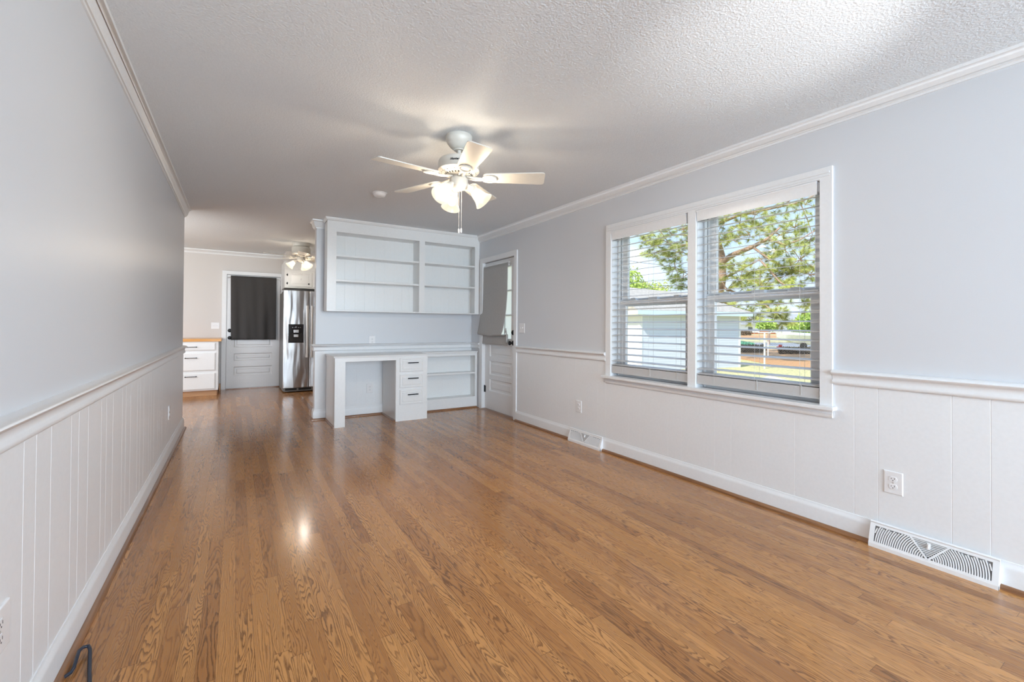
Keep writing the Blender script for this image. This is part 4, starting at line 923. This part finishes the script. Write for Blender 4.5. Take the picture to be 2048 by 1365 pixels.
# foliage helpers
def leaf_blob(mb, c, r, n_, size, rnd, flatz=.7):
    for _ in range(n_):
        d = Vector((rnd.gauss(0, 1), rnd.gauss(0, 1), rnd.gauss(0, 1) * flatz)).normalized() * r * rnd.random() ** .35
        p = Vector(c) + d; n1_ = Vector((rnd.uniform(-1, 1), rnd.uniform(-1, 1), rnd.uniform(-1, 1))).normalized(); n2_ = n1_.orthogonal().normalized(); n3_ = n1_.cross(n2_); s = size * rnd.uniform(.6, 1.3)
        mb.add([p - n2_ * s, p - n3_ * s * .5, p + n2_ * s, p + n3_ * s * .5], [(0, 1, 2, 3)])
rnd = random.Random(3)
def bush_row(name, px0, px1, pyb, h, label, cat, m, n_=9, thick=.9, leaves=260, size=.10, kind=None):
    mb = MB(); A, B = at(px0, pyb, GZ), at(px1, pyb, GZ); A.z = B.z = GZ
    for k in range(n_):
        c = A.lerp(B, (k + .5) / n_) + Vector((0, 0, h * .5)); leaf_blob(mb, c, max(h * .62, thick * .5), leaves, size, rnd, .8)
    return tag(mb.build(name, m), label, cat)
bush_row('hedge', 1478, 1526, 706, .6, 'dark bare hedge behind the fence left of the white post', 'hedge', M['hedge'], 6, thick=.6, leaves=500, size=.07)
bush_row('hedge', 1560, 1660, 709, .5, 'dark hedge behind the fence below the boat', 'hedge', M['hedge'], 9, thick=.6, leaves=420, size=.07)
bush_row('shrub', 1478, 1502, 671.5, 1.3, 'dark shrub in front of the brick house at the shed corner', 'shrub', M['hedge'], 3, leaves=400, size=.14)
bush_row('shrub', 1590, 1660, 677, 1.4, 'pale green shrub by the street on the right', 'shrub', M['leaf'], 5, leaves=360, size=.12)
def broadleaf(px, py_top, d, h, r, label, cat, n_=1500, size=.14, m='leaf'):
    top = atd(px, py_top, d); g0 = Vector((top.x, top.y, GZ)); root = empty('broadleaf_tree', g0); tag(root, label, cat)
    MB().tube([g0, g0 + Vector((.1, 0, (top.z - GZ) * .5)), Vector((top.x, top.y, top.z - h * .4))], [.16, .12, .05], 8).build('trunk', M['bark'], root, smooth=60)
    mb = MB()
    for k in range(9):
        c = Vector((top.x, top.y, top.z - h * .5)) + Vector((rnd.uniform(-r, r) * .7, rnd.uniform(-r, r) * .7, rnd.uniform(-h, h) * .35)); leaf_blob(mb, c, r * .5, n_ // 9, size, rnd)
    mb.build('foliage', M[m], root)
broadleaf(1252, 536, 26, 2.0, 1.1, 'small bright green tree left of the shed roof', 'tree', 900, .10)
broadleaf(1262, 574, 52, 1.8, 3.0, 'low pale green tree crown far behind the shed', 'tree', 1500, .22)
broadleaf(1300, 570, 74, 2.2, 3.0, 'olive brown tree crown far behind the shed ridge', 'tree', 1600, .2, 'needle')
broadleaf(1537, 641, 50, 1.4, 1.0, 'bright green tree in front of the brick house', 'tree', 1500, .2)
broadleaf(1607, 627, 52, 2.4, 1.7, 'bright green tree before the far house on the right', 'tree', 1800, .22)
# power lines
ends = []
for px, ys in ((1150, (505, 560, 586)), (1408, (540, 574, 578))):
    b_ = atd(px, 640, 40); b_.z = GZ; up_ = atd(px, min(ys), 40).z
    pt = empty('utility_pole', b_); tag(pt, 'wooden utility pole carrying the overhead wires, ' + ('left end' if px < 1300 else 'right end, behind the window mullion'), 'pole')
    MB().tube([b_, Vector((b_.x, b_.y, up_ + .6))], [.16, .11], 10).build('pole_shaft', M['bark'], pt, smooth=60); ends.append([Vector((b_.x, b_.y, atd(px, y_, 40).z)) for y_ in ys])
for k in range(3):
    p0, p1 = ends[0][k], ends[1][k]; d_ = (p1 - p0).normalized(); p0 = p0 + d_ * .165; p1 = p1 - d_ * .165
    tag(MB().tube([p0, (p0 + p1) / 2 + Vector((0, 0, -.12)), p1], .016, 5).build('power_line', M['tyre']), ['thin overhead wire, highest above the shed', 'thin overhead wire, middle above the shed', 'thin overhead wire, lowest above the shed'][k], 'wire')
# houses across the street
def house(px0, px1, pyb, wallh, roofh, label, mw, mr, feats):
    A, B = at(px0, pyb, GZ), at(px1, pyb, GZ); A.z = B.z = GZ; u = (B - A).normalized(); w = Vector((-u.y, u.x, 0)); L = (B - A).length; D = 9
    root = empty('brick_house', (A + B) / 2); tag(root, label, 'house')
    MB().prism([(0, 0), (L, 0), (L, wallh), (0, wallh)], A, u, Z, w, 0, D).build('house_walls', mw, root)
    P = lambda i, j, z: A + u * i + w * j + Vector((0, 0, z))
    MB().add([P(-.6, -.6, wallh), P(L + .6, -.6, wallh), P(L + .6, D / 2, wallh + roofh), P(-.6, D / 2, wallh + roofh), P(-.6, D + .6, wallh), P(L + .6, D + .6, wallh), P(-.6, -.6, wallh - .15), P(L + .6, -.6, wallh - .15), P(L + .6, D + .6, wallh - .15), P(-.6, D + .6, wallh - .15)],
        [(0, 1, 2, 3), (3, 2, 5, 4), (0, 3, 4), (1, 5, 2), (6, 9, 8, 7), (0, 6, 7, 1), (1, 7, 8, 5), (5, 8, 9, 4), (4, 9, 6, 0)]).build('roof', mr, root)
    for nm, f0, f1, z0, z1, m_ in feats:
        MB().prism([(L * f0, z0), (L * f1, z0), (L * f1, z1), (L * f0, z1)], A - w * .02, u, Z, w, -.06, .04).build(nm, m_, root)
wg = mat('dark_window_pane', (0.10, 0.12, 0.14), 0.15, var=0.1)
house(1440, 1720, 669, 2.9, 3.6, 'orange brick house with white panels across the street', M['brick'], M['shingle2'],
    [('white_cladding', .0, .25, .5, 2.8, M['whiteout']), ('window', .175, .205, 1.2, 2.2, wg), ('white_cladding', .31, .62, .5, 2.8, M['whiteout']), ('window', .335, .365, 1.1, 2.2, wg), ('window', .44, .50, 1.1, 2.2, wg), ('door', .56, .585, .5, 2.5, M['whiteout']), ('white_cladding', .68, .80, .5, 2.7, M['whiteout']), ('window', .70, .74, 1.0, 2.2, wg), ('white_railing', .36, .50, .2, .5, M['whiteout'])])
# boat under a cover, small things, car
ba = at(1553, 697, GZ); bu = CR.xy.to_3d().normalized(); db = (ba - EYE).dot(CF); s_ = db / F
bt = empty('covered_boat', ba + bu * 50 * s_); tag(bt, 'boat under a pale grey green cover behind the fence', 'boat')
hull = []; sec = 14
for k in range(sec + 1):
    t_ = k / sec; u = t_ * 130 * s_; hw = .95 * min(1, (t_ * 2.6) ** .6); zt = 1.55 - .25 * t_; zb_ = .25 + .75 * (1 - t_) ** 3
    hull.append([ba + bu * u + Vector((-bu.y, bu.x, 0)) * y_ + Vector((0, 0, z_)) for y_, z_ in ((-hw, zt - .25), (-hw * .55, zb_), (hw * .55, zb_), (hw, zt - .25), (hw * .5, zt), (-hw * .5, zt))])
vs_ = [q for r_ in hull for q in r_]
MB().add(vs_, [(k * 6 + j, k * 6 + (j + 1) % 6, (k + 1) * 6 + (j + 1) % 6, (k + 1) * 6 + j) for k in range(sec) for j in range(6)] + [tuple(range(6)), tuple(sec * 6 + j for j in range(6))]).build('boat_cover', M['boat'], bt, smooth=50)
for kk in (.35, .75):
    c_ = ba + bu * (130 * s_ * kk) + Vector((0, 0, .25)); MB().lathe([(0, -.1), (.28, -.1), (.30, 0), (.28, .1), (0, .1)], align(c_ - Vector((-bu.y, bu.x, 0)) * .6, (-bu.y, bu.x, 0)), 20).build('trailer_wheel', M['tyre'], bt, smooth=40)
ga = at(1481, 692, GZ); gs = (ga - EYE).dot(CF) / F
gb = MB()
for k in range(5): gb.prism([(k * 6 * gs, 0), ((k + 1) * 6 * gs, 0), ((k + 1) * 6 * gs - .05, (.5 - .06 * k)), (k * 6 * gs + .05, .55 - .05 * k)], ga, bu, Z, Vector((-bu.y, bu.x, 0)), 0, .8)
tag(gb.build('garden_cover', M['green']), 'low green tarpaulin heap beside the shed corner', 'tarpaulin')
ra = at(1560, 702, GZ); rt = empty('garden_tractor', ra); tag(rt, 'small red garden machine by the hedge', 'tractor')
MB().box(-.25, .25, -.2, .2, .12, .35, T(ra, .2)).box(.0, .2, -.12, .12, .35, .5, T(ra, .2)).build('tractor_body', M['red'], rt, bevel=.05)
for dx in (-.18, .18): MB().lathe([(0, -.04), (.12, -.04), (.13, 0), (.12, .04), (0, .04)], T(ra + Vector((dx, -.25, .13)), 0, pi / 2), 16).build('wheel', M['tyre'], rt)
ca = at(1611, 679.5, GZ); cs2 = (ca - EYE).dot(CF) / F; car = empty('car', ca + bu * 1.5); tag(car, 'dark blue car parked by the far house at the right window edge', 'car')
W_ = Vector((-bu.y, bu.x, 0))
MB().prism([(0, .35), (.1, .85), (.9, 1.0), (1.5, 1.45), (3.0, 1.48), (3.7, 1.0), (4.3, .9), (4.4, .35)], ca, bu, Z, W_, 0, 1.7).build('car_body', M['carpaint'], car, bevel=.06)
MB().prism([(1.0, 1.0), (1.55, 1.38), (2.9, 1.40), (3.5, 1.0)], ca - W_ * .01, bu, Z, W_, -.01, 1.72).build('car_windows', wg, car)
for k in (.9, 3.5): MB().lathe([(0, -.1), (.3, -.1), (.33, 0), (.3, .1), (0, .1)], align(ca + bu * k + Vector((0, 0, .33)) + W_ * .05, W_), 20).build('wheel', M['tyre'], car)
# the big pine behind the shed
def pine():
    D0 = 28.0; g0 = atd(1437, 650, D0); g0.z = GZ; root = empty('pine_tree', g0); tag(root, 'big long needled pine filling the upper windows behind the shed', 'tree')
    R_ = random.Random(11); bk = MB(); fo = MB(); W3 = Vector((-CR.y, CR.x, 0)).normalized()
    def q(px, py, dd=0.0): return atd(px, py, D0 + dd)
    tk = [g0, q(1436, 640), q(1434, 600), q(1443, 555), q(1441, 510), q(1430, 470), q(1424, 400), q(1428, 300), q(1430, 200)]
    bk.tube(tk, [.36, .34, .32, .30, .26, .22, .20, .16, .1], 10)
    limbs = [([(1443, 525, 0), (1470, 508, -1), (1505, 494, -2), (1535, 478, -3), (1560, 455, -3)], .20),
             ([(1441, 560, 0), (1465, 548, -1.5), (1490, 535, -2.5), (1520, 520, -3)], .10),
             ([(1430, 450, 0), (1480, 430, -1), (1530, 420, -2), (1600, 405, -2.5), (1650, 380, -3)], .10),
             ([(1424, 410, 0), (1390, 425, -1), (1350, 435, -2), (1310, 450, -3), (1275, 470, -3.5)], .10),
             ([(1424, 470, 0), (1400, 480, -1), (1370, 490, -2), (1335, 495, -2.5)], .08), ([(1430, 500, 0), (1400, 520, 1), (1380, 545, 1), (1360, 560, 1)], .07),
             ([(1535, 478, -3), (1570, 490, -3.5), (1600, 480, -4), (1640, 455, -4)], .08), ([(1505, 494, -2), (1540, 520, -3), (1580, 540, -3), (1625, 545, -3)], .08),
             ([(1443, 575, 0), (1480, 590, -2), (1515, 600, -3), (1550, 625, -4), (1572, 640, -4)], .09), ([(1436, 600, 0), (1465, 612, 2), (1490, 625, 2), (1500, 640, 2)], .07),
             ([(1520, 520, -3), (1560, 565, -4), (1600, 590, -4), (1630, 600, -4)], .06), ([(1424, 380, 0), (1470, 360, 1), (1520, 380, 1), (1570, 370, 1)], .1),
             ([(1600, 405, -2.5), (1615, 440, -3), (1625, 470, -3)], .05), ([(1310, 450, -3), (1330, 475, -3), (1345, 500, -3)], .04), ([(1390, 425, -1), (1370, 400, -1), (1345, 395, -1)], .04)]
    for pts_, r0 in limbs:
        P_ = [q(*t_) for t_ in pts_]; bk.tube(P_, [r0 * (1 - .75 * i / (len(P_) - 1)) for i in range(len(P_))], 7)
    def tuft(c, s, dirv):
        for _ in range(105):
            d = Vector((R_.gauss(0, 1), R_.gauss(0, 1), R_.gauss(0, 1) + .2)).normalized(); d = (d * .85 + dirv * .5).normalized()
            sd = d.orthogonal().normalized() * (.006 + .004 * R_.random()); L = s * R_.uniform(.6, 1.2); o_ = c + dirv * R_.uniform(-.14, .12)
            fo.add([o_ - sd, o_ + sd, o_ + d * L + Vector((0, 0, -.04))], [(0, 1, 2)])
    def cluster(c, r, n_):
        for _ in range(n_):
            d = Vector((R_.gauss(0, 1), R_.gauss(0, 1), R_.gauss(0, .75))); p = c + d * r * .55
            if R_.random() < .35: bk.tube([c, (c + p) / 2 + Vector((0, 0, .05)), p], [.025, .018, .01], 4)
            tuft(p, .36, (d.normalized() + Vector((0, 0, .3))).normalized())
    cl = [(1285, 478, -3, .5, 7), (1302, 490, -3, .6, 9), (1322, 480, -3, .7, 10), (1345, 470, -2, .8, 11), (1365, 460, -2, .8, 12), (1312, 505, -3, .45, 7), (1336, 512, -2, .6, 9), (1360, 505, -2, .8, 12), (1350, 535, -1, .6, 9), (1368, 545, 0, .6, 9), (1372, 490, -1, .7, 10), (1330, 460, -2, .5, 7), (1368, 575, 0, .45, 6), (1352, 560, 0, .35, 5),
          (1450, 440, -1, 1.1, 18), (1480, 450, -1, 1.0, 16), (1460, 480, -1, .9, 13), (1510, 430, -2, .8, 12), (1540, 440, -2, .8, 12), (1500, 410, 1, .6, 8), (1575, 405, -2, .8, 10), (1610, 410, -2, .7, 9), (1560, 470, -3, 1.0, 15), (1590, 455, -3, .8, 12), (1620, 480, -3, .6, 8),
          (1570, 500, -3, 1.0, 16), (1600, 520, -4, 1.1, 18), (1545, 515, -3, .8, 12), (1620, 550, -3, .9, 14), (1585, 545, -3, .9, 14), (1550, 550, -3, .9, 13), (1500, 545, -2, .9, 13), (1520, 570, -3, .9, 14), (1480, 560, -2, .9, 14), (1455, 580, -1, .9, 14), (1470, 530, -2, .7, 9), (1440, 605, 1, .9, 13),
          (1490, 600, -3, .8, 11), (1540, 590, -3, .7, 10), (1580, 580, -4, .7, 9), (1460, 620, 2, .8, 12), (1490, 625, 2, .8, 12), (1510, 635, 2, .6, 8), (1550, 625, -4, .6, 8), (1570, 640, -4, .5, 7), (1535, 610, -3, .6, 7), (1618, 610, -4, .4, 5), (1450, 410, 1, .9, 12), (1420, 440, 0, 1.0, 12), (1400, 480, 0, 1.0, 12), (1500, 470, -2, .7, 8), (1615, 590, -4, .5, 6), (1440, 520, 1, .7, 8)]
    for px, py, dd, r, n_ in cl: cluster(q(px, py, dd), r * 1.1, int(n_ * 1.9))
    bk.build('trunk', M['bark'], root, smooth=60); fo.build('needles', M['needle'], root)
pine()
